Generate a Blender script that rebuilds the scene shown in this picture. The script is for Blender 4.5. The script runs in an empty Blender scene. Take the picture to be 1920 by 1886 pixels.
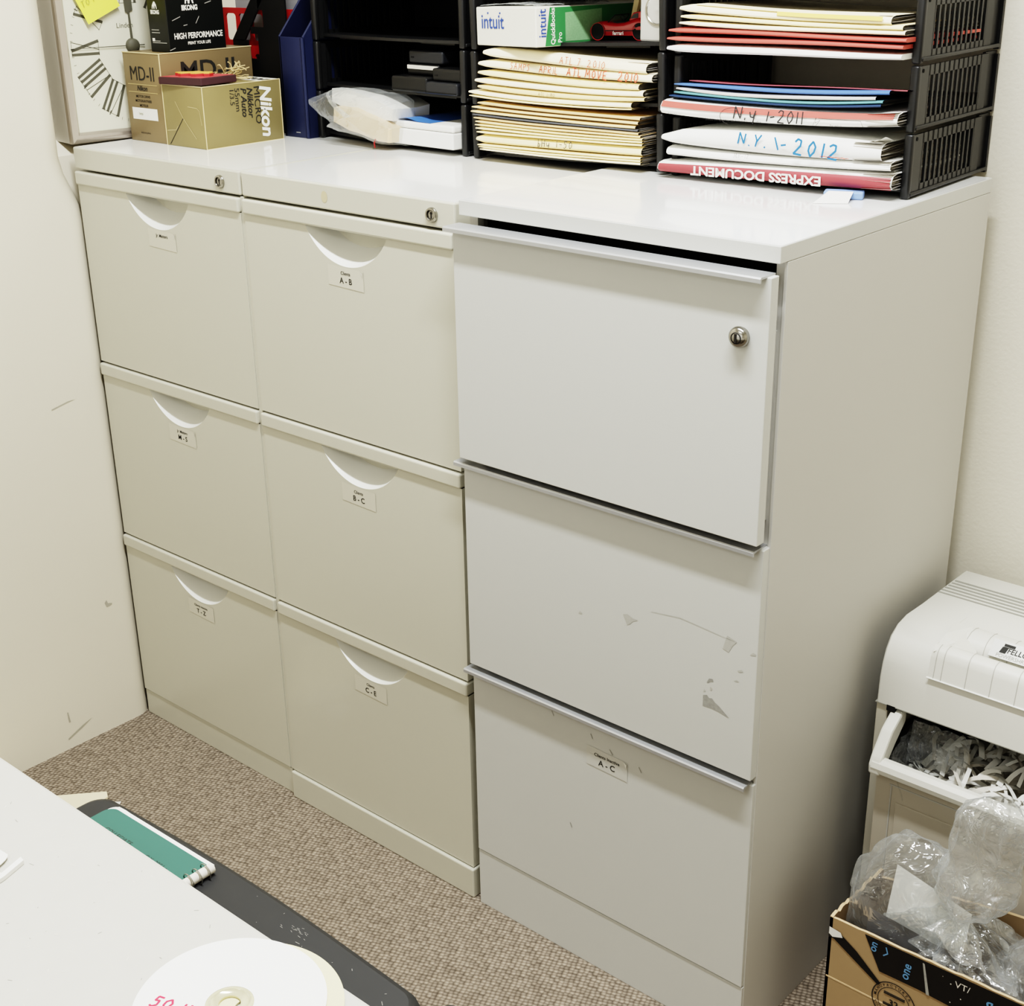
import bpy, bmesh, math, random
from mathutils import Matrix, Vector, noise
random.seed(7)
PI = math.pi
C = bpy.context.scene.collection
K = 1.1            # modelling unit -> metres (applied once at the very end)

# ------------------------------------------------------------------ materials
def lin(c):
    out = []
    for v in c[:3]:
        v = v / 255.0
        out.append(v / 12.92 if v <= 0.04045 else ((v + 0.055) / 1.055) ** 2.4)
    return (out[0], out[1], out[2], 1.0)

def mat(name, rgb, rough=0.5, metal=0.0, spec=0.5, var=0.0, vscale=20.0, bump=0.0, bscale=200.0, coat=0.0, alpha=1.0):
    m = bpy.data.materials.new(name)
    m.use_nodes = True
    nt = m.node_tree
    b = nt.nodes['Principled BSDF']
    b.inputs['Base Color'].default_value = lin(rgb)
    b.inputs['Roughness'].default_value = rough
    b.inputs['Metallic'].default_value = metal
    b.inputs['Specular IOR Level'].default_value = spec
    b.inputs['Coat Weight'].default_value = coat
    b.inputs['Alpha'].default_value = alpha
    tc = nt.nodes.new('ShaderNodeTexCoord')
    nz = nt.nodes.new('ShaderNodeTexNoise')
    nz.inputs['Scale'].default_value = vscale
    nz.inputs['Detail'].default_value = 5
    nt.links.new(tc.outputs['Object'], nz.inputs['Vector'])
    mx = nt.nodes.new('ShaderNodeMix'); mx.data_type = 'RGBA'
    base = lin(rgb)
    mx.inputs['A'].default_value = tuple(max(0, v * (1 - var)) for v in base[:3]) + (1,)
    mx.inputs['B'].default_value = tuple(min(1, v * (1 + var)) for v in base[:3]) + (1,)
    nt.links.new(nz.outputs['Fac'], mx.inputs['Factor'])
    nt.links.new(mx.outputs['Result'], b.inputs['Base Color'])
    if bump:
        n2 = nt.nodes.new('ShaderNodeTexNoise')
        n2.inputs['Scale'].default_value = bscale
        n2.inputs['Detail'].default_value = 4
        nt.links.new(tc.outputs['Object'], n2.inputs['Vector'])
        bp = nt.nodes.new('ShaderNodeBump')
        bp.inputs['Strength'].default_value = bump
        bp.inputs['Distance'].default_value = 0.002
        nt.links.new(n2.outputs['Fac'], bp.inputs['Height'])
        nt.links.new(bp.outputs['Normal'], b.inputs['Normal'])
    return m

def film(name, tint=(235, 238, 240), haze=0.12, rough=0.08, edge=0.75, bscale=35.0, bstr=0.6):
    """thin clear plastic: see-through straight on, shinier and milkier at glancing angles"""
    m = bpy.data.materials.new(name); m.use_nodes = True
    nt = m.node_tree; nt.nodes.clear()
    out = nt.nodes.new('ShaderNodeOutputMaterial')
    tr = nt.nodes.new('ShaderNodeBsdfTransparent'); tr.inputs['Color'].default_value = (0.96, 0.97, 0.97, 1)
    gl = nt.nodes.new('ShaderNodeBsdfGlossy'); gl.inputs['Roughness'].default_value = rough
    gl.inputs['Color'].default_value = (1, 1, 1, 1)
    df = nt.nodes.new('ShaderNodeBsdfDiffuse'); df.inputs['Color'].default_value = lin(tint)
    tl = nt.nodes.new('ShaderNodeBsdfTranslucent'); tl.inputs['Color'].default_value = lin(tint)
    a0 = nt.nodes.new('ShaderNodeMixShader'); a0.inputs[0].default_value = 0.4
    nt.links.new(df.outputs[0], a0.inputs[1]); nt.links.new(tl.outputs[0], a0.inputs[2])
    a1 = nt.nodes.new('ShaderNodeMixShader'); a1.inputs[0].default_value = 0.55
    nt.links.new(a0.outputs[0], a1.inputs[1]); nt.links.new(gl.outputs[0], a1.inputs[2])
    tc = nt.nodes.new('ShaderNodeTexCoord')
    nz = nt.nodes.new('ShaderNodeTexNoise'); nz.inputs['Scale'].default_value = bscale; nz.inputs['Detail'].default_value = 3
    nz.inputs['Distortion'].default_value = 1.0
    nt.links.new(tc.outputs['Object'], nz.inputs['Vector'])
    bp = nt.nodes.new('ShaderNodeBump'); bp.inputs['Strength'].default_value = bstr; bp.inputs['Distance'].default_value = 0.02
    nt.links.new(nz.outputs['Fac'], bp.inputs['Height'])
    nt.links.new(bp.outputs['Normal'], gl.inputs['Normal'])
    lw = nt.nodes.new('ShaderNodeLayerWeight'); lw.inputs['Blend'].default_value = 0.35
    nt.links.new(bp.outputs['Normal'], lw.inputs['Normal'])
    mp = nt.nodes.new('ShaderNodeMapRange')
    mp.inputs['From Min'].default_value = 0.0; mp.inputs['From Max'].default_value = 1.0
    mp.inputs['To Min'].default_value = haze; mp.inputs['To Max'].default_value = edge
    nt.links.new(lw.outputs['Facing'], mp.inputs['Value'])
    a2 = nt.nodes.new('ShaderNodeMixShader')
    nt.links.new(mp.outputs['Result'], a2.inputs[0])
    nt.links.new(tr.outputs[0], a2.inputs[1]); nt.links.new(a1.outputs[0], a2.inputs[2])
    nt.links.new(a2.outputs[0], out.inputs['Surface'])
    return m

def carpet_mat():
    m = bpy.data.materials.new('carpet_loops'); m.use_nodes = True
    nt = m.node_tree; b = nt.nodes['Principled BSDF']
    b.inputs['Roughness'].default_value = 0.95; b.inputs['Specular IOR Level'].default_value = 0.1
    tc = nt.nodes.new('ShaderNodeTexCoord')
    mp = nt.nodes.new('ShaderNodeMapping'); mp.vector_type = 'TEXTURE'
    mp.inputs['Rotation'].default_value = (0, 0, math.radians(22))
    mp.inputs['Scale'].default_value = (1.1, 0.9, 1)
    nt.links.new(tc.outputs['Object'], mp.inputs['Vector'])
    vo = nt.nodes.new('ShaderNodeTexVoronoi'); vo.inputs['Scale'].default_value = 152
    vo.inputs['Randomness'].default_value = 0.30
    nt.links.new(mp.outputs['Vector'], vo.inputs['Vector'])
    rp = nt.nodes.new('ShaderNodeValToRGB')  # loop centres light, crevices dark: shade between loops painted in
    rp.color_ramp.elements[0].position = 0.12; rp.color_ramp.elements[0].color = lin((182, 170, 156))
    rp.color_ramp.elements[1].position = 0.70; rp.color_ramp.elements[1].color = lin((112, 102, 91))
    e = rp.color_ramp.elements.new(0.38); e.color = lin((158, 146, 132))
    nt.links.new(vo.outputs['Distance'], rp.inputs['Fac'])
    # loop to loop colour change
    sp = nt.nodes.new('ShaderNodeSeparateColor'); nt.links.new(vo.outputs['Color'], sp.inputs['Color'])
    mr = nt.nodes.new('ShaderNodeMapRange'); mr.inputs['To Min'].default_value = 0.78; mr.inputs['To Max'].default_value = 1.12
    nt.links.new(sp.outputs['Red'], mr.inputs['Value'])
    ml = nt.nodes.new('ShaderNodeMix'); ml.data_type = 'RGBA'; ml.blend_type = 'MULTIPLY'; ml.inputs['Factor'].default_value = 1
    nt.links.new(rp.outputs['Color'], ml.inputs['A']); nt.links.new(mr.outputs['Result'], ml.inputs['B'])
    nt.links.new(ml.outputs['Result'], b.inputs['Base Color'])
    bm_ = nt.nodes.new('ShaderNodeBump'); bm_.invert = True
    bm_.inputs['Strength'].default_value = 0.8; bm_.inputs['Distance'].default_value = 0.006
    nt.links.new(vo.outputs['Distance'], bm_.inputs['Height'])
    nt.links.new(bm_.outputs['Normal'], b.inputs['Normal'])
    return m

M = {}
M['wall'] = mat('wall_paint', (230, 224, 209), 0.75, var=0.02, vscale=3, bump=0.25, bscale=170)
M['wall_left'] = mat('wall_paint_left', (234, 227, 210), 0.7, var=0.035, vscale=2.5, bump=0.08, bscale=60)
M['wmark'] = mat('wall_scuff', (184, 179, 165), 0.8, var=0.1, vscale=300)
M['ceil'] = mat('ceiling_white', (225, 223, 216), 0.9)
M['carpet'] = carpet_mat()
M['cab'] = mat('cream_enamel', (203, 200, 186), 0.30, spec=0.45, var=0.012, vscale=4, coat=0.15)
M['cab_top'] = mat('glossy_white_enamel', (248, 247, 243), 0.13, spec=0.5, coat=0.2)  # white tops, base colour lifted further to carry their reflections
M['cabw'] = mat('white_enamel', (205, 205, 201), 0.38, spec=0.4, var=0.012, vscale=4)
M['cabs'] = mat('white_enamel_side', (203, 201, 196), 0.45, spec=0.35, var=0.012, vscale=3)
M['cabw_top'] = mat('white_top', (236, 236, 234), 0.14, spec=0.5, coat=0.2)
M['recess'] = mat('lit_recess_enamel', (240, 239, 232), 0.35)  # cream whitened: light caught by the scoop is painted into its colour
M['gap'] = mat('gap_shade', (22, 21, 20), 0.9)  # near-black sheets and strips painting the shade inside gaps and slits
M['alu'] = mat('brushed_aluminium', (184, 185, 187), 0.40, metal=0.5, var=0.03, vscale=60)
M['chrome'] = mat('polished_steel', (170, 168, 163), 0.2, metal=1.0)
M['key'] = mat('key_slot', (40, 38, 36), 0.5)
M['sticker'] = mat('clear_label', (209, 205, 191), 0.28)
M['stickerw'] = mat('clear_label_white', (205, 204, 198), 0.3)
M['ink'] = mat('black_ink', (45, 44, 42), 0.7)
M['scuffw'] = mat('faint_paint_scuff', (184, 183, 177), 0.6, var=0.15, vscale=300)
M['scuff'] = mat('paint_scuff', (158, 157, 152), 0.7, var=0.25, vscale=300)
M['stain'] = mat('yellowed_spot', (203, 192, 160), 0.4)
M['desk'] = mat('speckled_desk_laminate', (198, 195, 186), 0.45, var=0.03, vscale=60, spec=0.4)
M['tray'] = mat('black_polystyrene', (34, 34, 35), 0.38, spec=0.5)
M['kbtray'] = mat('black_vinyl', (40, 40, 41), 0.52, var=0.08, vscale=40)
M['green'] = mat('green_card_cover', (56, 98, 88), 0.55, var=0.04, vscale=40)
M['paper'] = mat('white_paper', (236, 234, 228), 0.8)
M['page'] = mat('page_edges', (222, 216, 205), 0.85, var=0.08, vscale=120)
M['wire'] = mat('spiral_wire', (170, 168, 162), 0.3, metal=0.9)
M['disc'] = mat('printable_disc_white', (244, 244, 240), 0.5)
M['disc_clear'] = mat('clear_disc_hub', (214, 208, 176), 0.12, metal=0.35)
M['disc_cream'] = mat('cream_disc', (230, 220, 178), 0.3)
M['red_ink'] = mat('red_marker', (226, 62, 88), 0.7)
M['steel_frame'] = mat('brushed_clock_frame', (196, 188, 180), 0.3, metal=0.7, var=0.05, vscale=30)
M['silver_side'] = mat('painted_silver', (206, 202, 194), 0.45, metal=0.15)
M['dial'] = mat('cream_dial', (224, 221, 202), 0.35)
M['numeral'] = mat('grey_numeral', (92, 90, 78), 0.6)
M['note'] = mat('yellow_sticky_paper', (246, 244, 104), 0.8)
M['pencil'] = mat('pencil_grey', (120, 120, 80), 0.8)
M['gold'] = mat('gold_card', (134, 118, 90), 0.42, metal=0.2, var=0.06, vscale=25)
M['gold2'] = mat('olive_gold_card', (144, 132, 94), 0.4, metal=0.2, var=0.06, vscale=25)
M['goldworn'] = mat('worn_card_edge', (206, 190, 150), 0.7)
M['white_ink'] = mat('white_ink', (240, 238, 230), 0.6)
M['gold_ink'] = mat('pale_gold_ink', (200, 180, 130), 0.5)
M['blackbox'] = mat('black_gloss_card', (26, 28, 27), 0.35, var=0.1, vscale=12)
M['plaque'] = mat('dark_maroon_edge', (70, 44, 48), 0.6)
M['plaque_top'] = mat('red_plaque_top', (196, 84, 88), 0.6, var=0.08, vscale=60)
M['relief'] = mat('gold_relief', (222, 178, 96), 0.6, var=0.1, vscale=150)
M['relief_side'] = mat('red_relief_edge', (186, 60, 62), 0.6)
M['raffia'] = mat('raffia', (206, 184, 138), 0.8)
M['red'] = mat('red_plastic', (176, 42, 42), 0.4)
M['blackfile'] = mat('black_file', (18, 18, 19), 0.55)
M['greyfile'] = mat('grey_paper', (150, 150, 152), 0.7)
M['blue'] = mat('navy_binder', (34, 41, 72), 0.5, var=0.06, vscale=40)
M['blue_in'] = mat('navy_binder_inside', (20, 26, 58), 0.6)
M['manila'] = mat('manila', (238, 214, 160), 0.75, var=0.03, vscale=30)
M['cream'] = mat('cream_envelope', (252, 239, 206), 0.75, var=0.02, vscale=20)
M['pale'] = mat('pale_yellow_folder', (247, 228, 178), 0.75, var=0.02, vscale=20)
M['tan'] = mat('tan_folder', (216, 186, 138), 0.75, var=0.03, vscale=30)
M['buff'] = mat('buff_folder', (232, 206, 156), 0.75, var=0.03, vscale=30)
M['gry'] = mat('blue_grey_folder', (88, 90, 96), 0.7)
M['yellow'] = mat('yellow_insert', (238, 206, 110), 0.7)
M['coral'] = mat('coral_red_envelope', (190, 92, 82), 0.6, var=0.06, vscale=60)
M['env'] = mat('white_envelope', (238, 237, 232), 0.6, var=0.02, vscale=30)
M['envg'] = mat('grey_white_sheet', (196, 192, 188), 0.6)
M['pink'] = mat('dusty_red_sheet', (150, 76, 84), 0.6)
M['fblue'] = mat('bright_blue_folder', (80, 112, 172), 0.55)
M['teal'] = mat('teal_folder', (96, 146, 150), 0.6)
M['dblue'] = mat('dark_blue_folder', (34, 58, 92), 0.6)
M['expred'] = mat('courier_red', (160, 72, 76), 0.5, var=0.06, vscale=40)
M['marker_blue'] = mat('blue_marker', (52, 110, 160), 0.7)
M['pen'] = mat('ballpoint_black', (56, 54, 54), 0.7)
M['red_pen'] = mat('red_pen', (214, 96, 72), 0.7)
M['wbox'] = mat('white_software_box', (232, 229, 216), 0.4, var=0.02, vscale=20)
M['ibl'] = mat('blue_lettering', (56, 80, 150), 0.6)
M['igr'] = mat('green_panel', (64, 128, 78), 0.5, var=0.08, vscale=150)
M['igr2'] = mat('pale_green_panel', (132, 168, 128), 0.6, var=0.2, vscale=400)
M['carred'] = mat('red_car_paint', (178, 36, 44), 0.22, spec=0.6, coat=0.5)
M['tyre'] = mat('black_rubber', (22, 22, 22), 0.7)
M['glassdark'] = mat('dark_glass', (40, 40, 44), 0.1)
M['silver'] = mat('silver_plastic', (186, 184, 178), 0.4, metal=0.2)
M['cassette'] = mat('black_case', (26, 26, 27), 0.4, var=0.05, vscale=40)
M['cassette2'] = mat('charcoal_case', (40, 41, 45), 0.42, var=0.05, vscale=40)
M['tanparcel'] = mat('beige_parcel', (222, 200, 168), 0.7, var=0.05, vscale=20)
M['bookblue'] = mat('blue_cover', (86, 128, 200), 0.4)
M['ltblue'] = mat('light_blue_eraser', (136, 164, 214), 0.5)
M['shred'] = mat('shredder_plastic', (224, 222, 214), 0.45, bump=0.05, bscale=500)
M['shredbody'] = mat('shredder_cabinet', (196, 191, 178), 0.5)
M['shredbin'] = mat('shredder_bin_panel', (188, 180, 166), 0.5)
M['groove'] = mat('grey_groove', (150, 149, 142), 0.6)
M['seam'] = mat('moulding_seam', (186, 184, 178), 0.6)
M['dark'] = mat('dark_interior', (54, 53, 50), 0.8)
M['card'] = mat('corrugated_card', (164, 141, 110), 0.75, var=0.05, vscale=30)
M['card_in'] = mat('corrugated_card_inside', (152, 130, 102), 0.8, var=0.05, vscale=30)
M['card_edge'] = mat('card_edge', (212, 186, 150), 0.8, var=0.2, vscale=300)
M['tape'] = mat('black_printed_tape', (26, 25, 25), 0.25)
M['tape_bl'] = mat('tape_blue_print', (108, 150, 188), 0.5)
M['darkfilm'] = mat('dark_grey_film', (84, 84, 90), 0.25, var=0.15, vscale=14)
M['film'] = film('clear_polythene')
M['film1'] = film('clear_polythene_wrinkled', haze=0.20, edge=0.8, bscale=22)
M['film2'] = film('clear_polythene_milky', haze=0.28, edge=0.85, bscale=28)
M['zip'] = film('zip_bag_film', haze=0.10, edge=0.6, bscale=20, bstr=0.4)
M['clearfilm'] = film('bin_liner', haze=0.08, edge=0.5)

# ------------------------------------------------------------------ mesh builder
class MB:
    def __init__(s):
        s.v = []; s.f = []; s.m = []; s.mats = []; s.sm = []
    def mi(s, m):
        m = M[m] if isinstance(m, str) else m
        if m not in s.mats: s.mats.append(m)
        return s.mats.index(m)
    def add(s, vs, fs, m, xf=None, smooth=False):
        n = len(s.v); k = s.mi(m)
        for v in vs:
            v = Vector(v)
            s.v.append(xf @ v if xf is not None else v)
        for f in fs:
            s.f.append([n + i for i in f]); s.m.append(k); s.sm.append(smooth)
        return s
    def box(s, a, b, m, bev=0.0, xf=None, seg=2):
        bm = bmesh.new()
        c = [(a[i] + b[i]) / 2 for i in range(3)]; d = [abs(b[i] - a[i]) for i in range(3)]
        bmesh.ops.create_cube(bm, size=1.0)
        for v in bm.verts:
            v.co = Vector((c[0] + v.co.x * d[0], c[1] + v.co.y * d[1], c[2] + v.co.z * d[2]))
        if bev > 0:
            bmesh.ops.bevel(bm, geom=bm.edges[:], offset=min(bev, min(d) * 0.45), segments=seg, affect='EDGES', profile=0.5)
        return s.frombm(bm, m, xf)
    def frombm(s, bm, m, xf=None, smooth=False):
        bm.verts.index_update()
        s.add([v.co.copy() for v in bm.verts], [[v.index for v in f.verts] for f in bm.faces], m, xf, smooth)
        bm.free(); return s
    def prism(s, poly, axis, a, b, m, xf=None, caps=True, bev=0.0):
        """poly: list of 2D points in the two other axes (order x,y,z without axis)"""
        def P(p, t):
            if axis == 'x': return (t, p[0], p[1])
            if axis == 'y': return (p[0], t, p[1])
            return (p[0], p[1], t)
        n = len(poly)
        vs = [P(p, a) for p in poly] + [P(p, b) for p in poly]
        fs = [[i, (i + 1) % n, n + (i + 1) % n, n + i] for i in range(n)]
        if caps: fs += [list(range(n))[::-1], [n + i for i in range(n)]]
        bm = bmesh.new()
        bv = [bm.verts.new(v) for v in vs]
        for f in fs: bm.faces.new([bv[i] for i in f])
        bmesh.ops.recalc_face_normals(bm, faces=bm.faces[:])
        if bev > 0:
            bmesh.ops.bevel(bm, geom=bm.edges[:], offset=bev, segments=2, affect='EDGES', profile=0.5)
        return s.frombm(bm, m, xf)
    def grid(s, fn, nu, nv, m, xf=None, smooth=True, cu=False, cv=False):
        vs = []; fs = []
        for i in range(nu + (0 if cu else 1)):
            for j in range(nv + (0 if cv else 1)):
                vs.append(fn(i / nu, j / nv))
        R = nv + (0 if cv else 1); L = nu + (0 if cu else 1)
        for i in range(nu):
            for j in range(nv):
                i2 = (i + 1) % L if cu else i + 1; j2 = (j + 1) % R if cv else j + 1
                fs.append([i * R + j, i2 * R + j, i2 * R + j2, i * R + j2])
        return s.add(vs, fs, m, xf, smooth)
    def tube(s, pts, r, m, n=8, xf=None, caps=True):
        pts = [Vector(p) for p in pts]; vs = []; fs = []
        rr = r if isinstance(r, (list, tuple)) else [r] * len(pts)
        up = Vector((0, 0, 1)); prev = None
        for i, p in enumerate(pts):
            t = (pts[min(i + 1, len(pts) - 1)] - pts[max(i - 1, 0)]).normalized()
            if prev is None:
                a = t.cross(up if abs(t.z) < 0.9 else Vector((1, 0, 0))).normalized()
            else:
                a = (prev - t * prev.dot(t)).normalized()
            prev = a; b = t.cross(a)
            for k in range(n):
                w = 2 * PI * k / n
                vs.append(p + (a * math.cos(w) + b * math.sin(w)) * rr[i])
        for i in range(len(pts) - 1):
            for k in range(n):
                k2 = (k + 1) % n
                fs.append([i * n + k, i * n + k2, (i + 1) * n + k2, (i + 1) * n + k])
        if caps:
            fs.append(list(range(n))[::-1]); fs.append([(len(pts) - 1) * n + k for k in range(n)])
        return s.add(vs, fs, m, xf, True)
    def lathe(s, prof, m, xf=None, n=32, smooth=True):
        """prof: (radius, height) about local z"""
        vs = []; fs = []
        for r, h in prof:
            for k in range(n):
                w = 2 * PI * k / n
                vs.append((r * math.cos(w), r * math.sin(w), h))
        for i in range(len(prof) - 1):
            for k in range(n):
                k2 = (k + 1) % n
                fs.append([i * n + k, i * n + k2, (i + 1) * n + k2, (i + 1) * n + k])
        return s.add(vs, fs, m, xf, smooth)
    def text(s, txt, size, m, xf, align='CENTER', bold=0.0, shear=0.0, sx=1.0):
        """lettering as thin flat faces; xf maps text plane (x right, y up) into place"""
        cu = bpy.data.curves.new('t', 'FONT'); cu.body = txt; cu.size = size
        cu.align_x = align; cu.align_y = 'CENTER'; cu.offset = bold * size; cu.shear = shear
        cu.resolution_u = 3
        ob = bpy.data.objects.new('t', cu); C.objects.link(ob)
        dg = bpy.context.evaluated_depsgraph_get(); dg.update()
        me = bpy.data.meshes.new_from_object(ob.evaluated_get(dg))
        s.add([Vector((v.co.x * sx, v.co.y, v.co.z)) for v in me.vertices], [list(p.vertices) for p in me.polygons], m, xf)
        bpy.data.objects.remove(ob); bpy.data.curves.remove(cu); bpy.data.meshes.remove(me)
        return s
    def ribbon(s, pts2, w, m, xf):
        """flat pen stroke on the local xy plane"""
        vs = []; fs = []
        for i in range(len(pts2) - 1):
            a = Vector(pts2[i] + (0,)) if len(pts2[i]) == 2 else Vector(pts2[i])
            b = Vector(pts2[i + 1] + (0,)) if len(pts2[i + 1]) == 2 else Vector(pts2[i + 1])
            d = b - a
            if d.length < 1e-7: continue
            d.normalize(); n = Vector((-d.y, d.x, 0)) * w / 2; e = d * w * 0.3
            lift = Vector((0, 0, .00003 * (i % 7))); e = e * .5
            k = len(vs); vs += [a + n - e + lift, a - n - e + lift, b - n + e + lift, b + n + e + lift]; fs.append([k, k + 1, k + 2, k + 3])
        return s.add(vs, fs, m, xf)
    def build(s, name, parent=None, local=False, loc=None):
        off = Vector((0, 0, 0))
        if parent is not None and not local:
            p = parent
            while p is not None:
                off += p.location; p = p.parent
        if loc is not None: off = Vector(loc)
        me = bpy.data.meshes.new(name)
        me.from_pydata([v - off for v in s.v], [], s.f)
        for m in s.mats: me.materials.append(m)
        for i, p in enumerate(me.polygons):
            p.material_index = s.m[i]; p.use_smooth = s.sm[i]
        if any(s.sm): me.set_sharp_from_angle(angle=math.radians(48))
        me.update()
        o = bpy.data.objects.new(name, me); C.objects.link(o)
        if loc is not None: o.location = loc
        if parent is not None: o.parent = parent
        return o

def thing(name, label, cat, loc=(0, 0, 0), group=None, rot=(0, 0, 0)):
    o = bpy.data.objects.new(name, None); C.objects.link(o)
    o.empty_display_size = 0.02; o.location = loc; o.rotation_euler = rot
    o['label'] = label; o['category'] = cat
    if group: o['group'] = group
    return o
def tag(o, label, cat, group=None):
    o['label'] = label; o['category'] = cat
    if group: o['group'] = group
    return o
def struct(o):
    o['kind'] = 'structure'; return o

def frame(o, x, y):
    """matrix from a text plane (x right, y up, z out) to world"""
    x = Vector(x).normalized(); y = Vector(y).normalized(); z = x.cross(y)
    return Matrix(((x.x, y.x, z.x, o[0]), (x.y, y.y, z.y, o[1]), (x.z, y.z, z.z, o[2]), (0, 0, 0, 1)))

# hand-printed strokes on a 0..1 box
G = {
 'N': [[(0, 0), (.05, 1), (.6, .05), (.65, 1)]], 'Y': [[(0, 1), (.3, .5), (.65, 1)], [(.3, .5), (.25, 0)]],
 'y': [[(0, .6), (.1, .2), (.4, .2), (.5, .65)], [(.5, .65), (.4, -.3)]],
 '.': [[(.05, 0), (.1, .06)]], '-': [[(0, .42), (.5, .46)]], '1': [[(.2, 1), (.24, 0)]],
 '2': [[(0, .8), (.2, 1), (.45, .9), (.45, .6), (0, .05), (.65, 0)]],
 '0': [[(.3, 1), (.05, .7), (.05, .3), (.3, 0), (.55, .3), (.55, .7), (.3, 1)]],
 'A': [[(0, 0), (.3, 1), (.6, 0)], [(.12, .4), (.5, .4)]], 'T': [[(0, 1), (.6, 1)], [(.3, 1), (.3, 0)]],
 'L': [[(0, 1), (0, 0), (.45, 0)]], 'M': [[(0, 0), (.1, 1), (.35, .3), (.6, 1), (.7, 0)]],
 'O': [[(.3, 1), (.05, .7), (.05, .3), (.3, 0), (.55, .3), (.55, .7), (.3, 1)]],
 'V': [[(0, 1), (.3, 0), (.6, 1)]], 'E': [[(.5, 1), (0, .95), (0, .05), (.55, 0)], [(0, .5), (.4, .5)]],
 'S': [[(.5, .9), (.25, 1), (.05, .8), (.45, .35), (.3, .02), (0, .1)]], 'P': [[(0, 0), (0, 1), (.45, .85), (.4, .55), (0, .5)]],
 'R': [[(0, 0), (0, 1), (.45, .85), (.4, .55), (0, .5), (.5, 0)]], 'I': [[(.15, 1), (.15, 0)]],
 'H': [[(0, 1), (0, 0)], [(0, .5), (.45, .55)], [(.5, 1), (.45, 0)]], '5': [[(.55, 1), (.1, 1), (.05, .6), (.4, .6), (.45, .2), (.2, 0), (0, .1)]],
 'F': [[(.5, 1), (0, 1), (0, 0)], [(0, .55), (.4, .55)]], 'X': [[(0, 0), (.5, 1)], [(0, 1), (.5, 0)]],
 '7': [[(0, 1), (.5, 1), (.15, 0)]], 'a': [[(.4, .5), (.15, .55), (.05, .2), (.25, 0), (.42, .4), (.45, 0)]],
 'm': [[(0, .5), (.03, 0), (.1, .45), (.22, .4), (.25, 0), (.33, .45), (.47, .4), (.5, 0)]], 'b': [[(0, 1), (.02, 0), (.3, .05), (.35, .4), (.02, .45)]],
 'D': [[(0, 0), (0, 1), (.5, .6), (.4, .1), (0, 0)]],
}
def write(mb, txt, h, m, xf, w=0.07, slant=0.15, jit=0.06, gap=0.32):
    x = 0.0
    rnd = random.Random(len(txt) * 31 + 5)
    for ch in txt:
        if ch == ' ': x += 0.55; continue
        st = G[ch]; mxx = max(p[0] for q in st for p in q)
        for q in st:
            pts = [((x + p[0] + p[1] * slant + rnd.uniform(-jit, jit) * .5) * h, (p[1] + rnd.uniform(-jit, jit)) * h) for p in q]
            mb.ribbon(pts, w * h, m, xf)
        x += mxx + gap
    return x * h

# ================================================================== THE SETTING
def sstep(a, b, t):
    t = min(1, max(0, (t - a) / (b - a))); return t * t * (3 - 2 * t)

b_ = MB(); b_.add([(-.3, -3.4, 0), (3.4, -3.4, 0), (3.4, .53, 0), (-.3, .53, 0)], [[0, 1, 2, 3]], 'carpet'); struct(b_.build('floor'))
b_ = MB(); b_.box((-.3, -3.4, 2.36), (3.4, .62, 2.40), 'ceil'); struct(b_.build('ceiling'))
b_ = MB(); b_.box((-.3, .512, -.05), (3.4, .61, 2.36), 'wall'); struct(b_.build('wall_back'))
b_ = MB(); b_.box((3.3, -3.4, -.05), (3.4, .512, 2.36), 'wall'); struct(b_.build('wall_right'))
b_ = MB(); b_.box((-.3, -3.5, -.05), (3.4, -3.4, 2.36), 'wall'); struct(b_.build('wall_front'))
# left wall: flat, ends in a rounded plaster corner beside the cabinets, shallow recess behind
b_ = MB()
NZ = 96
def lw(u, v):
    z = 2.36 * u; r = .04
    yc = -.0195 - .0295 * sstep(.885, .985, z)
    k = v * 18
    if k <= 4: return (0, -3.4 + (yc + 3.4) * k / 4, z)
    if k <= 16:
        a = (k - 4) / 12 * (PI / 2 if z > .99 else PI * .42)
        return (-r + r * math.cos(a), yc + r * math.sin(a), z)
    xr_ = -.0300 if z < .99 else -.090
    if k <= 17: return (xr_, yc + (r if z > .99 else r * .968) + .001, z)
    return (xr_, .512, z)
b_.grid(lw, NZ, 18, 'wall_left')
# scuffs and marks low on the wall
def wmark(y, z, pts, m='wmark'):
    vs = [(.0006, y + p[0], z + p[1]) for p in pts]; b_.add(vs, [list(range(len(vs)))], m)
wmark(-.055, .235, [(0, .006), (.004, .010), (.006, .003), (.014, .001), (.013, -.002), (.003, -.003)])
wmark(-.10, .60, [(0, 0), (.03, .006), (.045, .008), (.03, .008), (.0, .002)])
wmark(-.155, .05, [(0, .02), (.002, .02), (.004, 0), (.001, 0)])
wmark(-.16, .018, [(0, 0), (.03, .012), (.05, .022), (.03, .016), (0, .003)])
struct(b_.build('wall_left'))

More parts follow.
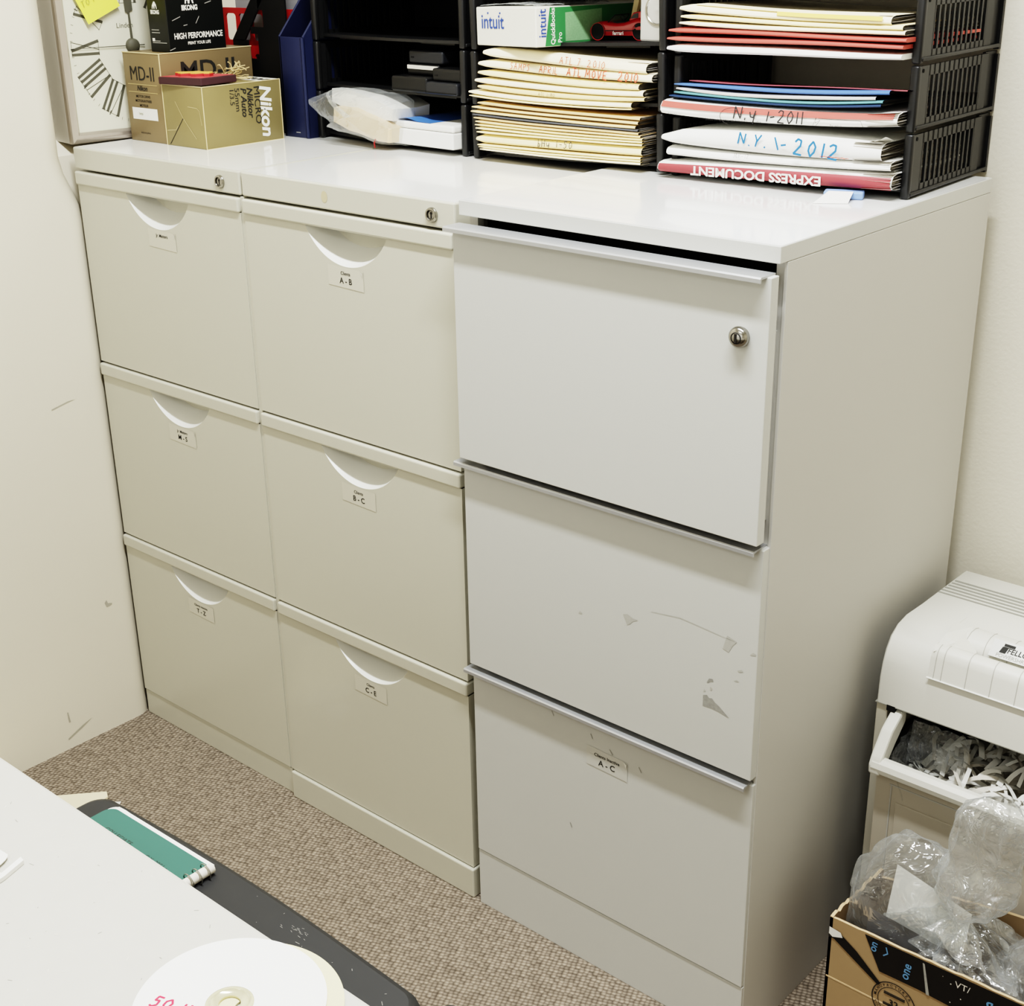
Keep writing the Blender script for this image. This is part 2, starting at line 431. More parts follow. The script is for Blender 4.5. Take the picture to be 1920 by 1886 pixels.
# ================================================================== FILING CABINETS (cream pair)
def disc_face(mb, c, r, m, n=28, dy=0.0):
    vs = [(c[0] + r * math.cos(2 * PI * i / n), c[1] + dy, c[2] + r * math.sin(2 * PI * i / n)) for i in range(n)]
    mb.add(vs, [list(range(n))], m)
def lock(parent, x, z, y, r=.0092, h=.004, dome=False):
    xf = Matrix.Translation((x, y, z)) @ Matrix.Rotation(PI / 2, 4, 'X')     # local +z -> -y
    mb = MB()
    if dome:
        mb.lathe([(0, .0115), (.4 * r, .0112), (.78 * r, .0095), (.95 * r, .0075), (r, .005), (.97 * r, .003), (.86 * r, .002), (.86 * r, -.002)], 'chrome', xf)
        mb.box((-.0012, -.0045, .0108), (.0012, .0045, .0122), 'key', xf=xf)
        mb.lathe([(.45 * r, .0114), (.5 * r, .0113), (.55 * r, .0108)], 'key', xf)
    else:
        mb.lathe([(0, h * .55), (.55 * r, h * .55), (.58 * r, h * .4), (.66 * r, h * .4), (.70 * r, h), (.92 * r, h), (r, h * .55), (r, -.001)], 'chrome', xf)
        mb.lathe([(.50 * r, h * .57), (.565 * r, h * .57)], 'key', xf)
        mb.box((-.0011, -.0042, h * .5), (.0011, .0036, h * .62), 'key', xf=xf)
        mb.lathe([(0, h * .63), (.0019, h * .63)], 'key', xf @ Matrix.Translation((0, .002, 0)), n=12)
    return mb.build('lock', parent)
def sticker(parent, cx, cz, w, h, l1, l2, y, s1=.0062, s2=.0088, corner=True, shade='sticker'):
    mb = MB(); rx = w / 2; rz = h / 2
    pts = [(cx - rx, y, cz - rz + .001), (cx + rx, y, cz - rz - .001), (cx + rx, y, cz + rz - .001), (cx - rx, y, cz + rz + .001)]
    mb.add(pts, [[0, 1, 2, 3]], shade)
    if corner:
        mb.add([(cx + rx - .006, y - .0004, cz + rz - .001), (cx + rx - .0005, y - .0016, cz + rz - .003), (cx + rx - .002, y - .0005, cz + rz - .010)], [[0, 1, 2]], 'paper')
    fr = lambda x, z: frame((x, y - .0003, z), (1, 0, 0), (0, 0, 1))
    if l1: mb.text(l1, s1, 'ink', fr(cx, cz + h * .20), bold=.01)
    if l2: mb.text(l2, s2 * 1.25, 'ink', fr(cx, cz - h * .17), bold=.012)
    return mb.build('label', parent)

def cream_cabinet(x0, x1, label, lockx, stickers, plinth_proud):
    t = thing('filing_cabinet', label, 'filing cabinet', ((x0 + x1) / 2, .24, 0), 'cream filing cabinets')
    mb = MB()
    mb.box((x0 + .001, .0380, .001), (x1 - .001, .475, .966), 'cab')
    mb.box((x0 + .004, .0355, .04), (x1 - .004, .0385, .966), 'gap')
    mb.box((x0 + .001, .0185, .001), (x0 + .004, .0382, .966), 'cab'); mb.box((x1 - .004, .0185, .001), (x1 - .001, .0382, .966), 'cab')
    if x0 > .2: mb.box((x0 - .0041, .0012, .0490), (x0 + .0012, .03, .9660), 'cab', bev=.0008)
    else: mb.box((x1 - .0026, .0014, .0490), (x1 - .0001, .03, .9655), 'cab', bev=.0006)
    mb.build('carcass', t)
    mb = MB()
    mb.box((x0, 0, .9672), (x1, .475, 1.0), 'cab', bev=.0022)
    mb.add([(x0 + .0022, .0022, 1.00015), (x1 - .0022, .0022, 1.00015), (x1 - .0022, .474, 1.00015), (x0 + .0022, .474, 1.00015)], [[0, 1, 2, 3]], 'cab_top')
    if x0 > .2:
        pts = [(.018 * math.cos(a) * .33, .018 * math.sin(a) * .42) for a in [2 * PI * i / 14 for i in range(14)]]
        mb.add([(.575 + p[0], -.0003, .9835 + p[1]) for p in pts], [list(range(14))], 'stain')
    tp = mb.build('top_panel', t)
    lock(tp, lockx, .9822, 0)
    mb = MB()
    if plinth_proud: mb.box((x0, -.0045, 0), (x1, .03, .0485), 'cab', bev=.002)
    else: mb.box((x0, .002, 0), (x1, .03, .0478), 'cab', bev=.0015)
    mb.build('plinth', t)
    cx = (x0 + x1) / 2 + .004
    for (zt, zb), sk in zip([(.9640, .6605), (.6575, .3560), (.3530, .0505)], stickers):
        zl = zt - .0205; hw = .0770; dp = .0465
        a0 = x0 + .0015; a1 = x1 - .0028
        R = (hw * hw + dp * dp) / (2 * dp); aa = math.asin(min(1, hw / R))
        arc = [(cx + R * math.sin(w), zl + (R - dp) - R * math.cos(w)) for w in [aa - 2 * aa * i / 32 for i in range(33)]]
        mb = MB()
        face = [(a0, zb), (a1, zb), (a1, zl)] + arc + [(a0, zl)]
        yf = 0.0; n = len(face)
        vs = [(p[0], yf, p[1]) for p in face]
        mb.add(vs, [list(range(n))], 'cab')
        # thickness of the sheet round the outside
        mb.add([(a0, yf, zb), (a1, yf, zb), (a1, yf, zl), (a0, yf, zl), (a0, .018, zb), (a1, .018, zb), (a1, .018, zl), (a0, .018, zl)],
               [[0, 4, 5, 1], [1, 5, 6, 2], [0, 3, 7, 4]], 'cab')
        # folded lip along the top edge
        mb.box((a0, -.0042, zl), (a1, .018, zt), 'cab', bev=.0028, seg=3)
        d = mb.build('drawer', t)
        # half moon finger recess
        mb = MB(); hw2 = hw * .84; dp2 = dp * .56; y2 = .0330
        R2 = (hw2 * hw2 + dp2 * dp2) / (2 * dp2); aa2 = math.asin(min(1, hw2 / R2))
        arc2 = [(cx + .002 + R2 * math.sin(w), zl + (R2 - dp2) - R2 * math.cos(w)) for w in [aa2 - 2 * aa2 * i / 32 for i in range(33)]]
        vs = []
        for k in range(6):
            s = k / 5; e = .75 * s + .25 * math.sin(s * PI / 2)
            for p, q in zip(arc, arc2):
                vs.append((p[0] + (q[0] - p[0]) * s, y2 * e, p[1] + (q[1] - p[1]) * s))
        fs = [[k * 33 + i, k * 33 + i + 1, (k + 1) * 33 + i + 1, (k + 1) * 33 + i] for k in range(5) for i in range(32)]
        mb.add(vs, fs, 'recess', smooth=True)
        mb.add([(p[0], y2, p[1]) for p in arc2] , [list(range(33))], 'cab')
        mb.build('finger_recess', d)
        sticker(d, cx + sk[2], zl - dp - .0145, .067, .027, sk[0], sk[1], -.0005, s1=sk[3], corner=sk[4])
    return t

cabA = cream_cabinet(.0005, .4025, 'cream filing cabinet with half-moon handles, at the left end against the side wall', .3611,
    [('Jr. Matters', '', .004, .0066, True), ('Jr. Matters', 'M - S', 0, .0060, True), ('Clients inactive', 'T - Z', -.003, .0056, False)], False)
cabB = cream_cabinet(.4068, .8050, 'cream filing cabinet with half-moon handles, in the middle between the other two cabinets', .768,
    [('Clients', 'A - B', -.003, .0064, True), ('Clients', 'B - C', -.004, .0064, False), ('Clients', 'C - E', -.004, .0058, False)], True)

# ================================================================== WHITE CABINET (right)
t = thing('filing_cabinet', 'white filing cabinet with silver edge handles, at the right end and its top drawer ajar', 'filing cabinet', (1.04, .24, 0))
mb = MB()
mb.box((.8265, .003, .0938), (.8300, .472, .9908), 'cabs'); mb.box((1.2495, .0, .0), (1.2536, .474, .9906), 'cabs', bev=.0006)
mb.box((.8300, .468, .0), (1.2495, .473, .9906), 'cabs')
mb.box((.8300, .012, .0938), (1.2495, .016, .960), 'cabw'); mb.box((.8300, .03, .955), (1.2495, .034, .9906), 'gap')
mb.box((1.2400, .002, .0938), (1.2495, .012, .9906), 'cabs'); mb.box((.8300, .002, .0938), (.8400, .012, .9906), 'cabs')
mb.build('carcass', t)
mb = MB(); mb.box((.8255, -.0147, .9908), (1.2536, .474, 1.0084), 'cabw', bev=.0009)
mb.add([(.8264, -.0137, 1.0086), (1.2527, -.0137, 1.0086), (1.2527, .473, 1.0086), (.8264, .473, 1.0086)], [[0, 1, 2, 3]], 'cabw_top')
mb.build('top_panel', t)
mb = MB(); mb.box((.8175, -.004, 0), (1.2530, .03, .0925), 'cabw', bev=.0008); mb.build('plinth', t)
for (zt, zb, yf, xl) in [(.9795, .6935, -.0275, .8265), (.6835, .3958, -.0125, .8190), (.3860, .0945, -.0055, .8180)]:
    mb = MB(); mb.box((xl, yf, zb), (1.2525, yf + .0145, zt), 'cabw', bev=.0009)
    if zt > .9: mb.box((.835, yf + .015, zb + .02), (1.245, .011, zt - .06), 'cabw')
    if .6 < zt < .7:     # scraped paint
        def sc(cx, cz, pts, m='scuffw'):
            mb.add([(cx + p[0] * .001, yf - .0003, cz + p[1] * .001) for p in pts], [list(range(len(pts)))], m)
        sc(1.185, .470, [(0, 0), (0, 14), (5, 16), (8, 13), (12, 14), (16, 10), (22, 7), (36, -3), (22, 0), (12, 1)], 'scuff')
        sc(1.189, .502, [(0, 0), (3, 6), (8, 7), (9, 4), (5, 3), (2, 0)], 'scuff')
        sc(1.185, .489, [(0, 0), (1, 3), (3, 2), (2, 0)]); sc(1.194, .494, [(0, 0), (0, 4), (3, 3), (2, 0)])
        sc(1.224, .517, [(0, 0), (4, 2), (8, 1), (4, 0)])
        sc(1.070, .540, [(0, 10), (6, 12), (14, 9), (22, 9), (14, 5), (10, 0), (6, -2), (4, 3)])
        sc(1.208, .552, [(0, 0), (5, 18), (18, 14), (13, 8), (8, -2)])
        sc(1.110, .566, [(0, 0), (40, 5), (90, 1), (118, -1), (90, 1.7), (40, 5.8), (0, .6)])
        sc(1.243, .556, [(0, 0), (4, 4), (8, 3), (7, 1)]); sc(1.228, .531, [(0, 0), (6, 3), (8, 1), (3, -1)])
        sc(1.003, .530, [(0, 0), (2, 3), (6, 2), (5, 0)])
    if zt < .5:
        for (cx, cz, w) in [(1.093, .345, .004), (.955, .372, .003), (1.018, .363, .003), (1.048, .352, .005), (.985, .215, .003)]:
            mb.add([(cx, yf - .0003, cz), (cx + w, yf - .0003, cz - .006), (cx + w * .8, yf - .0003, cz - .008), (cx - .001, yf - .0003, cz - .001)], [[0, 1, 2, 3]], 'scuff')
    d = mb.build('drawer', t)
    mb = MB()          # aluminium pull along the top edge
    f = yf - .0115
    mb.prism([(yf + .0155, zt + .0018), (f + .0005, zt + .0018), (f - .0010, zt + .0003), (f - .0010, zt - .0038), (f + .0008, zt - .0038), (f + .0012, zt - .0006), (yf + .0155, zt - .0002)],
             'x', xl - .004 if zt > .9 else xl - .006, 1.2475, 'alu')
    mb.build('handle', d); 
    if zt > .9: lock(d, 1.2217, .9165, yf, r=.0112, dome=True)
    if zt < .5: sticker(d, 1.0435, .3300, .064, .0275, 'Clients Inactive', 'A - C', yf - .0005, s1=.0064, s2=.0092, shade='stickerw')

# ================================================================== DESK, KEYBOARD TRAY AND WHAT LIES ON THEM
t = thing('desk', 'pale speckled desk in the lower left foreground', 'desk', (1.2, -1.2, 0))
mb = MB(); mb.box((.42, -1.62, .660), (2.45, -.7475, .688), 'desk', bev=.003)
rnd = random.Random(3)
for i in range(150):       # fine fibres and flecks in the laminate
    x = rnd.uniform(1.0, 1.5); y = rnd.uniform(-.92, -.752); a = rnd.uniform(0, PI); l = rnd.uniform(.0006, .005)
    mb.ribbon([(x, y, .68812), (x + l * math.cos(a), y + l * math.sin(a) * .6, .68812)], .00045, 'page' if i % 3 else 'groove', None)
mb.build('desktop', t)
for x in (.46, 2.40):
    mb = MB(); mb.box((x, -1.56, 0), (x + .03, -.80, .660), 'desk', bev=.002); mb.build('leg', t)

t = thing('keyboard_tray', 'black keyboard tray with rounded corners sliding out under the desk edge', 'keyboard tray', (1.22, -.80, .60))
mb = MB()
def traypoly(g):
    pts = []
    xl, xr, yf, yb = 1.040 + g, 1.4175 - g, -.6845 - g, -1.0 
    r = .016
    for i in range(9):
        a = PI - PI / 2 * i / 8; pts.append((xl + r + r * math.cos(a), yf - .004 - r + r * math.sin(a)))
    for i in range(1, 12):
        s = i / 12; pts.append((xl + r + (xr - xl - 2 * r) * s, yf - .004 + .006 * math.sin(PI * s)))
    for i in range(9):
        a = PI / 2 - PI / 2 * i / 8; pts.append((xr - r + r * math.cos(a), yf - .004 - r + r * math.sin(a)))
    pts += [(xr, yb), (xl, yb)]
    return pts
lv = [(.004, .613), (.0, .618), (.0, .636), (.0018, .6425), (.006, .645)]
rings = [[(p[0], p[1], z) for p in traypoly(g)] for g, z in lv]
n = len(rings[0]); vs = [v for r_ in rings for v in r_]
fs = [[k * n + i, k * n + (i + 1) % n, (k + 1) * n + (i + 1) % n, (k + 1) * n + i] for k in range(len(lv) - 1) for i in range(n)]
mb.add(vs, fs, 'kbtray', smooth=True)
mb.add(rings[-1], [list(range(n))], 'kbtray'); mb.add(rings[0], [list(range(n))[::-1]], 'kbtray')
for i in range(14):
    x = rnd.uniform(1.24, 1.40); y = -.687 - rnd.uniform(.003, .05); a = rnd.uniform(0, PI); l = rnd.uniform(.0004, .004)
    mb.ribbon([(x, y, .64525), (x + l * math.cos(a), y + l * math.sin(a), .64525)], .0004, 'groove', None)
for i in range(18):
    x = 1.295 + rnd.gauss(0, .009); y = -.700 + rnd.gauss(0, .003); l = rnd.uniform(.001, .003)
    mb.ribbon([(x, y, .64525), (x + l, y + rnd.uniform(-.001, .001), .64525)], .0003, 'groove', None)
mb.build('tray_board', t)
for x in (1.10, 1.36):
    mb = MB(); mb.box((x - .015, -1.0, .6452), (x + .015, -.85, .6598), 'blackfile'); mb.build('bracket', t)
xf = Matrix.Translation((1.4320, -.6870, .628))
mb = MB(); mb.lathe([(0, .016), (.005, .0155), (.009, .013), (.011, .008), (.011, -.004), (.008, -.008), (0, -.009)], 'kbtray', xf)
mb.tube([(1.427, -.690, .626), (1.410, -.70, .624)], .004, 'kbtray'); mb.build('adjuster_knob', t)

# spiral notebook on the tray
t = thing('spiral_notebook', 'small green spiral notebook lying on the black keyboard tray', 'notebook', (1.14, -.72, .645))
nx = Vector((1.2, -.7065, 0)) - Vector((1.0725, -.7065, 0))
rotn = Matrix.Translation((1.137, -.7395, .6452)) @ Matrix.Rotation(math.radians(1.2), 4, 'Z')
def rrect(x0, x1, y0, y1, r, left_only=False):
    pts = []
    for cx, cy, a0 in [(x0 + r, y1 - r, PI), (None, None, None)]:
        if cx is None: continue
    for i in range(7): a = PI - PI / 2 * i / 6; pts.append((x0 + r + r * math.cos(a), y1 - r + r * math.sin(a)))
    pts += [(x1, y1), (x1, y0)]
    for i in range(7): a = -PI / 2 - PI / 2 * i / 6; pts.append((x0 + r + r * math.cos(a), y0 + r + r * math.sin(a)))
    return pts
mb = MB(); mb.prism(rrect(-.0640, .0600, -.038, .0435, .008), 'z', 0, .0045, 'paper', xf=rotn)
mb.prism([(-.060, .0435), (-.052, .0440), (-.030, .0432), (.02, .0405), (.02, .038), (-.06, .038)], 'z', .0015, .0042, 'paper', xf=rotn); mb.build('pages', t)
mb = MB(); mb.prism(rrect(-.0640, .0600, -.0385, .0395, .009), 'z', .0045, .0053, 'green', xf=rotn)
mb.text('COLLEGIATE', .0058, 'ink', rotn @ frame((-.026, .0185, .00540), (1, 0, 0), (0, 1, 0)))
mb.text('C.X. 2051 \u2022', .0056, 'ink', rotn @ frame((.024, .0165, .00540), (1, 0, 0), (0, 1, 0)))
mb.build('cover', t)
mb = MB()
for i in range(10):
    y = .034 - i * .0078
    pts = [(.0555 + .0052 + .0068 * math.cos(a), y + .0014 * (a / PI), .0040 + .0058 * math.sin(a)) for a in [PI - 2 * PI * k / 14 for k in range(14)]]
    mb.tube(pts, .00055, 'wire', n=5, xf=rotn)
mb.grid(lambda u, v: (.0612 + .0040 * math.cos(2 * PI * u), .0405 - .079 * v, .0042 + .0040 * math.sin(2 * PI * u)), 12, 1, 'page', xf=rotn, cu=True)
mb.build('spiral_binding', t)

# discs on the desk
t = thing('compact_disc', 'cream disc with a black tick, half hidden under the white disc on the desk', 'disc', (1.3655, -.806, .688))
mb = MB(); xf = Matrix.Translation((1.3705, -.8005, .6884))
mb.lathe([(.0600, 0), (.0600, .0012), (.0215, .0012), (.0075, .0012), (.0075, 0), (.06, 0)], 'disc_cream', xf, n=96, smooth=False)
write(mb, 'Y', .006, 'pen', frame((1.4235, -.7950, .68985), (.75, .66, 0), (-.66, .75, 0)), w=.12); mb.build('disc_body', t)
t = thing('compact_disc', 'white printable disc with red handwriting, topmost on the desk', 'disc', (1.360, -.812, .690))
mb = MB(); xf = Matrix.Translation((1.3610, -.8055, .6905))
mb.lathe([(.0595, -.0006), (.0595, .0008), (.0150, .0008), (.0150, -.0006), (.0595, -.0006)], 'disc', xf, n=96, smooth=False)
write(mb, '50 IM', .0085, 'red_ink', frame((1.3245, -.8385, .69145), (.93, .36, 0), (-.36, .93, 0)), w=.17); mb.build('disc_body', t)
mb = MB(); mb.lathe([(.0150, .0004), (.0128, .0008), (.0120, .0016), (.0110, .0008), (.0068, .0008), (.0068, -.0006), (.015, -.0006)], 'disc_clear', xf, n=48); mb.build('clear_hub', t)

t = thing('paper_slip', 'white paper tag at the left edge of the desk', 'paper', (1.09, -.81, .688))
mb = MB()
z = .6892
mb.prism([(1.070, -.8150), (1.1092, -.8149), (1.1195, -.8143), (1.1215, -.8155), (1.1240, -.8190), (1.1262, -.8240), (1.1230, -.8275), (1.100, -.8290), (1.080, -.826)], 'z', z + .001, z + .0016, 'paper')
mb.build('tag_card', t)
t = thing('paper_strip', 'thin folded white paper strip beside the paper tag on the desk', 'paper', (1.11, -.82, .688))
mb = MB(); mb.prism([(1.1301, -.8103), (1.1352, -.8110), (1.1412, -.8293), (1.1420, -.8340), (1.1250, -.8400), (1.1050, -.8350), (1.1220, -.8300), (1.1364, -.8290)], 'z', z - .0008, z + .0024, 'paper')
mb.build('strip', t)

# papers on the carpet, left of the tray
for i, (nm, lab, pts, m, zz) in enumerate([
    ('manila_folder', 'cream manila folder lying on the carpet beyond the left end of the desk', [(.02, -.345), (.115, -.252), (.1650, -.1960), (.1795, -.2035), (.20, -.33), (.12, -.40)], 'cream', .004),
    ('paper_sheet', 'white sheet on the carpet, peeking out behind the corner of the black tray', [(.17, -.235), (.2040, -.1950), (.2120, -.2050), (.24, -.29), (.19, -.30)], 'paper', .0015),
    ('paper_scrap', 'small white paper scrap on the carpet along the black tray edge', [(.243, -.2075), (.258, -.200), (.2590, -.2075), (.284, -.1985), (.288, -.2055), (.27, -.25), (.24, -.245)], 'paper', .0012)]):
    t = thing(nm, lab, 'folder' if i == 0 else 'paper', (pts[0][0], pts[0][1], 0))
    mb = MB(); mb.prism(pts, 'z', .0006, zz, m); mb.build('sheet', t)

# ================================================================== CLOCK ON THE LEFT CABINET
PHI = .14
def clk(w, h, n=0.0):
    return Vector((-.0147 + math.sin(PHI) * w + math.cos(PHI) * n, .011 + math.cos(PHI) * w - math.sin(PHI) * n, 1.0002 + h))
CX = Matrix(((math.sin(PHI), 0, math.cos(PHI), -.0147), (math.cos(PHI), 0, -math.sin(PHI), .011), (0, 1, 0, 1.0002), (0, 0, 0, 1)))   # (w, h, n)
t = thing('wall_clock', 'square silver-framed clock with Roman numerals, standing on the left cabinet against the side wall', 'clock', (-.03, .13, 1.0))
CW, CH = .236, .276
mb = MB()
mb.box((0, 0, -.085), (CW, CH, -.012), 'silver_side', xf=CX, bev=.001)
bz = .0195
for a, b, c, d in [((0, 0), (CW, 0), (CW - bz, bz), (bz, bz)), ((CW, 0), (CW, CH), (CW - bz, CH - bz), (CW - bz, bz)), ((CW, CH), (0, CH), (bz, CH - bz), (CW - bz, CH - bz)), ((0, CH), (0, 0), (bz, bz), (bz, CH - bz))]:
    o = lambda p, k: ((p[0] - CW / 2) * (1 - k) + CW / 2, (p[1] - CH / 2) * (1 - k) + CH / 2)
    rings = [(0, -.012), (0, -.003), (.012, 0), (.055, .001), (.060, -.0015), (.10, -.001), (.135, -.006)]
    vs = []
    for k, n in rings:
        s = k / .165
        p = (a[0] + (d[0] - a[0]) * s, a[1] + (d[1] - a[1]) * s); q = (b[0] + (c[0] - b[0]) * s, b[1] + (c[1] - b[1]) * s)
        vs += [(p[0], p[1], n), (q[0], q[1], n)]
    mb.add(vs, [[2 * i, 2 * i + 1, 2 * i + 3, 2 * i + 2] for i in range(len(rings) - 1)], 'steel_frame', xf=CX)
mb.build('frame', t)
mb = MB()
HX, HY = .1205, .139
mb.box((bz * .75, bz * .75, -.011), (CW - bz * .75, CH - bz * .75, -.0065), 'dial', xf=CX)
def radial(ang, txt, r0, r1):
    """thick and thin strokes of a roman numeral, foot towards the centre"""
    u = Vector((math.sin(ang), math.cos(ang))); v = Vector((math.cos(ang), -math.sin(ang)))
    wd = {'I': .0078, 'V': .0165, 'X': .0165}
    tot = sum(wd[c] for c in txt); x = -tot / 2
    P = lambda a, r: (HX + u.x * r + v.x * a, HY + u.y * r * 1.12 + v.y * a, -.0062)
    for c in txt:
        if c == 'I': mb.ribbon([P(x + .004, r0), P(x + .004, r1)], .0040, 'numeral', CX)
        if c == 'V':
            mb.ribbon([P(x + .002, r1), P(x + .0085, r0)], .0042, 'numeral', CX); mb.ribbon([P(x + .0145, r1), P(x + .0085, r0)], .0009, 'numeral', CX)
        if c == 'X':
            mb.ribbon([P(x + .002, r1), P(x + .0145, r0)], .0042, 'numeral', CX); mb.ribbon([P(x + .0145, r1), P(x + .002, r0)], .0009, 'numeral', CX)
        x += wd[c]
    for r in (r0, r1): mb.ribbon([P(-tot / 2 + .001, r), P(tot / 2 - .001, r)], .0006, 'numeral', CX)
for i, txt in enumerate(['XII', 'I', 'II', 'III', 'IIII', 'V', 'VI', 'VII', 'VIII', 'IX', 'X', 'XI']):
    radial(2 * PI * i / 12, txt, .056, .100)
for i in range(60):
    a = 2 * PI * i / 60; u = Vector((math.sin(a), math.cos(a)))
    r0, r1 = (.103, .109) if i % 5 == 0 else (.105, .109)
    mb.ribbon([(HX + u.x * r0 * .93, HY + u.y * r0 * 1.06, -.0062), (HX + u.x * r1 * .93, HY + u.y * r1 * 1.06, -.0062)], .0016 if i % 5 == 0 else .0005, 'numeral', CX)
mb.text('Linden', .0105, 'numeral', CX @ Matrix.Translation((HX - .009, HY + .030, -.0062)))
mb.build('dial', t)
mb = MB(); mb.prism([(HX - .0020, HY), (HX + .0020, HY), (HX + .0005, HY + .050), (HX + .0060, HY + .052), (HX + .0050, HY + .090), (HX - .0080, HY + .090), (HX - .0065, HY + .050), (HX - .0022, HY + .048)], 'z', -.0045, -.0036, 'numeral', xf=CX); mb.build('hour_hand', t)
mb = MB(); mb.prism([(HX - .10, HY + .0005), (HX + .02, HY - .0006), (HX + .02, HY + .0010), (HX - .10, HY + .0013)], 'z', -.0034, -.003, 'numeral', xf=CX); mb.build('second_hand', t)
mb = MB(); mb.lathe([(0, .002), (.008, .0015), (.0105, -.001), (.011, -.0062)], 'numeral', CX @ Matrix.Translation((HX, HY, 0)), n=24); mb.build('hub', t)
# sticky note
t = thing('sticky_note', 'yellow sticky note stuck on the face of the square clock', 'note', clk(.06, .20, 0))
xf = CX @ Matrix.Translation((.0640, .2135, .0005)) @ Matrix.Rotation(math.radians(24), 4, 'Z')
mb = MB(); mb.grid(lambda u, v: ((u - .5) * .060, (v - .5) * .060, .0006 + .0015 * (1 - v) ** 2), 6, 6, 'note', xf=xf)
write(mb, 'TO FIX', .0090, 'pencil', xf @ Matrix.Translation((-.026, -.006, .0028)), w=.07); mb.build('note_sheet', t)

# ================================================================== CAMERA-GEAR BOXES, PLAQUE, BLACK BOX
t = thing('cardboard_box', 'gold-brown carton with a white label, standing behind the olive gold lens box', 'box', (.06, .19, 1.0))
x0, x1, y0, y1, z0, z1 = .0115, .1062, .1005, .277, 1.0002, 1.1325
mb = MB(); mb.box((x0, y0, z0), (x1, y1, z1), 'gold', bev=.0012)
F = lambda x, z: frame((x, y0 - .0004, z), (1, 0, 0), (0, 0, 1))
mb.text('MD-II', .030, 'ink', F(.0585, 1.1010), sx=.92)
mb.box((.019, y0 - .0005, 1.0855), (.094, y0, 1.0862), 'gold_ink'); mb.box((.019, y0 - .0005, 1.0740), (.094, y0, 1.0747), 'gold_ink')
mb.text('Nikon', .0105, 'ink', F(.055, 1.0800), bold=.02, shear=.2)
for i, s in enumerate(['MOTOR DRIVE', 'MOTORANTRIEB', 'MOTEUR']): mb.text(s, .0055, 'ink', F(.055, 1.0680 - i * .0068), bold=.008)
mb.add([(.0235, y0 - .0005, 1.0335), (.0885, y0 - .0005, 1.0335), (.0885, y0 - .0005, 1.0510), (.0235, y0 - .0005, 1.0510)], [[0, 1, 2, 3]], 'paper')
mb.text('73920', .0045, 'pencil', frame((.045, y0 - .0008, 1.0415), (1, 0, 0), (0, 0, 1)))
mb.text('MADE IN JAPAN', .0035, 'ink', F(.052, 1.0130))
S = lambda y, z: frame((x1 + .0004, y, z), (0, 1, 0), (0, 0, 1))
mb.text('MD-II', .040, 'ink', S(.190, 1.1030), sx=1.15, bold=.012)
for p, q in [((x1, y0, z0), (x1, y0, z1)), ((x1, y0, z1), (x1, y1, z1)), ((x0, y0, z1), (x1, y0, z1))]:
    mb.tube([p, q], .0010, 'goldworn', n=5)
mb.box((x0 + .001, y0 + .001, z1 - .0025), (x1 - .008, y0 + .0016, z1 - .001), 'gap')
mb.build('carton', t)

t = thing('cardboard_box', 'olive gold camera-lens box, under the small red plaque', 'box', (.157, .173, 1.0))
x0, x1, y0, y1, z0, z1 = .1085, .2065, .0985, .2465, 1.0002, 1.0900
mb = MB(); mb.box((x0, y0, z0), (x1, y1, z1), 'gold2', bev=.0012)
S = lambda y, z: frame((x1 + .0005, y, z), (0, 0, -1), (0, 1, 0))
zt = 1.0840
mb.text('Nikon', .0300, 'white_ink', S(.2150, zt), align='LEFT', bold=.032, shear=.18)
mb.text('MICRO', .0160, 'ink', S(.1995, zt), align='LEFT', sx=1.12)
mb.text('Nikkor', .0150, 'ink', S(.1860, zt - .001), align='LEFT', bold=.02, shear=.25)
mb.text('P Auto', .0150, 'ink', S(.1740, zt - .0005), align='LEFT', bold=.018, shear=.25)
mb.text('55mm', .0125, 'ink', S(.1620, zt), align='LEFT', sx=1.1)
mb.text('1/3.5', .0115, 'ink', S(.1520, zt), align='LEFT', sx=1.1)
mb.add([(x0 + .04, .205, z1 + .0003), (x1 - .001, .205, z1 + .0003), (x1 - .001, y1 - .001, z1 + .0003), (x0 + .02, y1 - .001, z1 + .0003)], [[0, 1, 2, 3]], 'white_ink')
mb.text('Nikon', .034, 'ink', frame((.163, .226, z1 + .0006), (1, 0, 0), (0, 1, 0)), bold=.02, shear=.2)
for p, q in [((x0, y0, z0), (x0, y0, z1)), ((x1, y0, z0), (x1, y0, z1)), ((x1, y0, z1), (x1, y1, z1)), ((x1, y1, z0), (x1, y1, z1)), ((x0, y0, z1), (x1, y0, z1)), ((x1, y0, z0), (x1, y1, z0))]:
    mb.tube([p, q], .0008, 'goldworn', n=5)
FF = frame((x0, y0 - .0004, z0), (1, 0, 0), (0, 0, 1))
mb.ribbon([(.008, .002), (.046, .042)], .0011, 'ink', FF)
mb.ribbon([(.030, .066), (.046, .043), (.075, .014)], .0008, 'goldworn', FF)
mb.ribbon([(.060, .060), (.082, .059), (.088, .055), (.091, .035)], .0007, 'goldworn', FF)
mb.ribbon([(.004, .022), (.026, .024), (.032, .030)], .0007, 'goldworn', FF)
mb.build('carton', t)

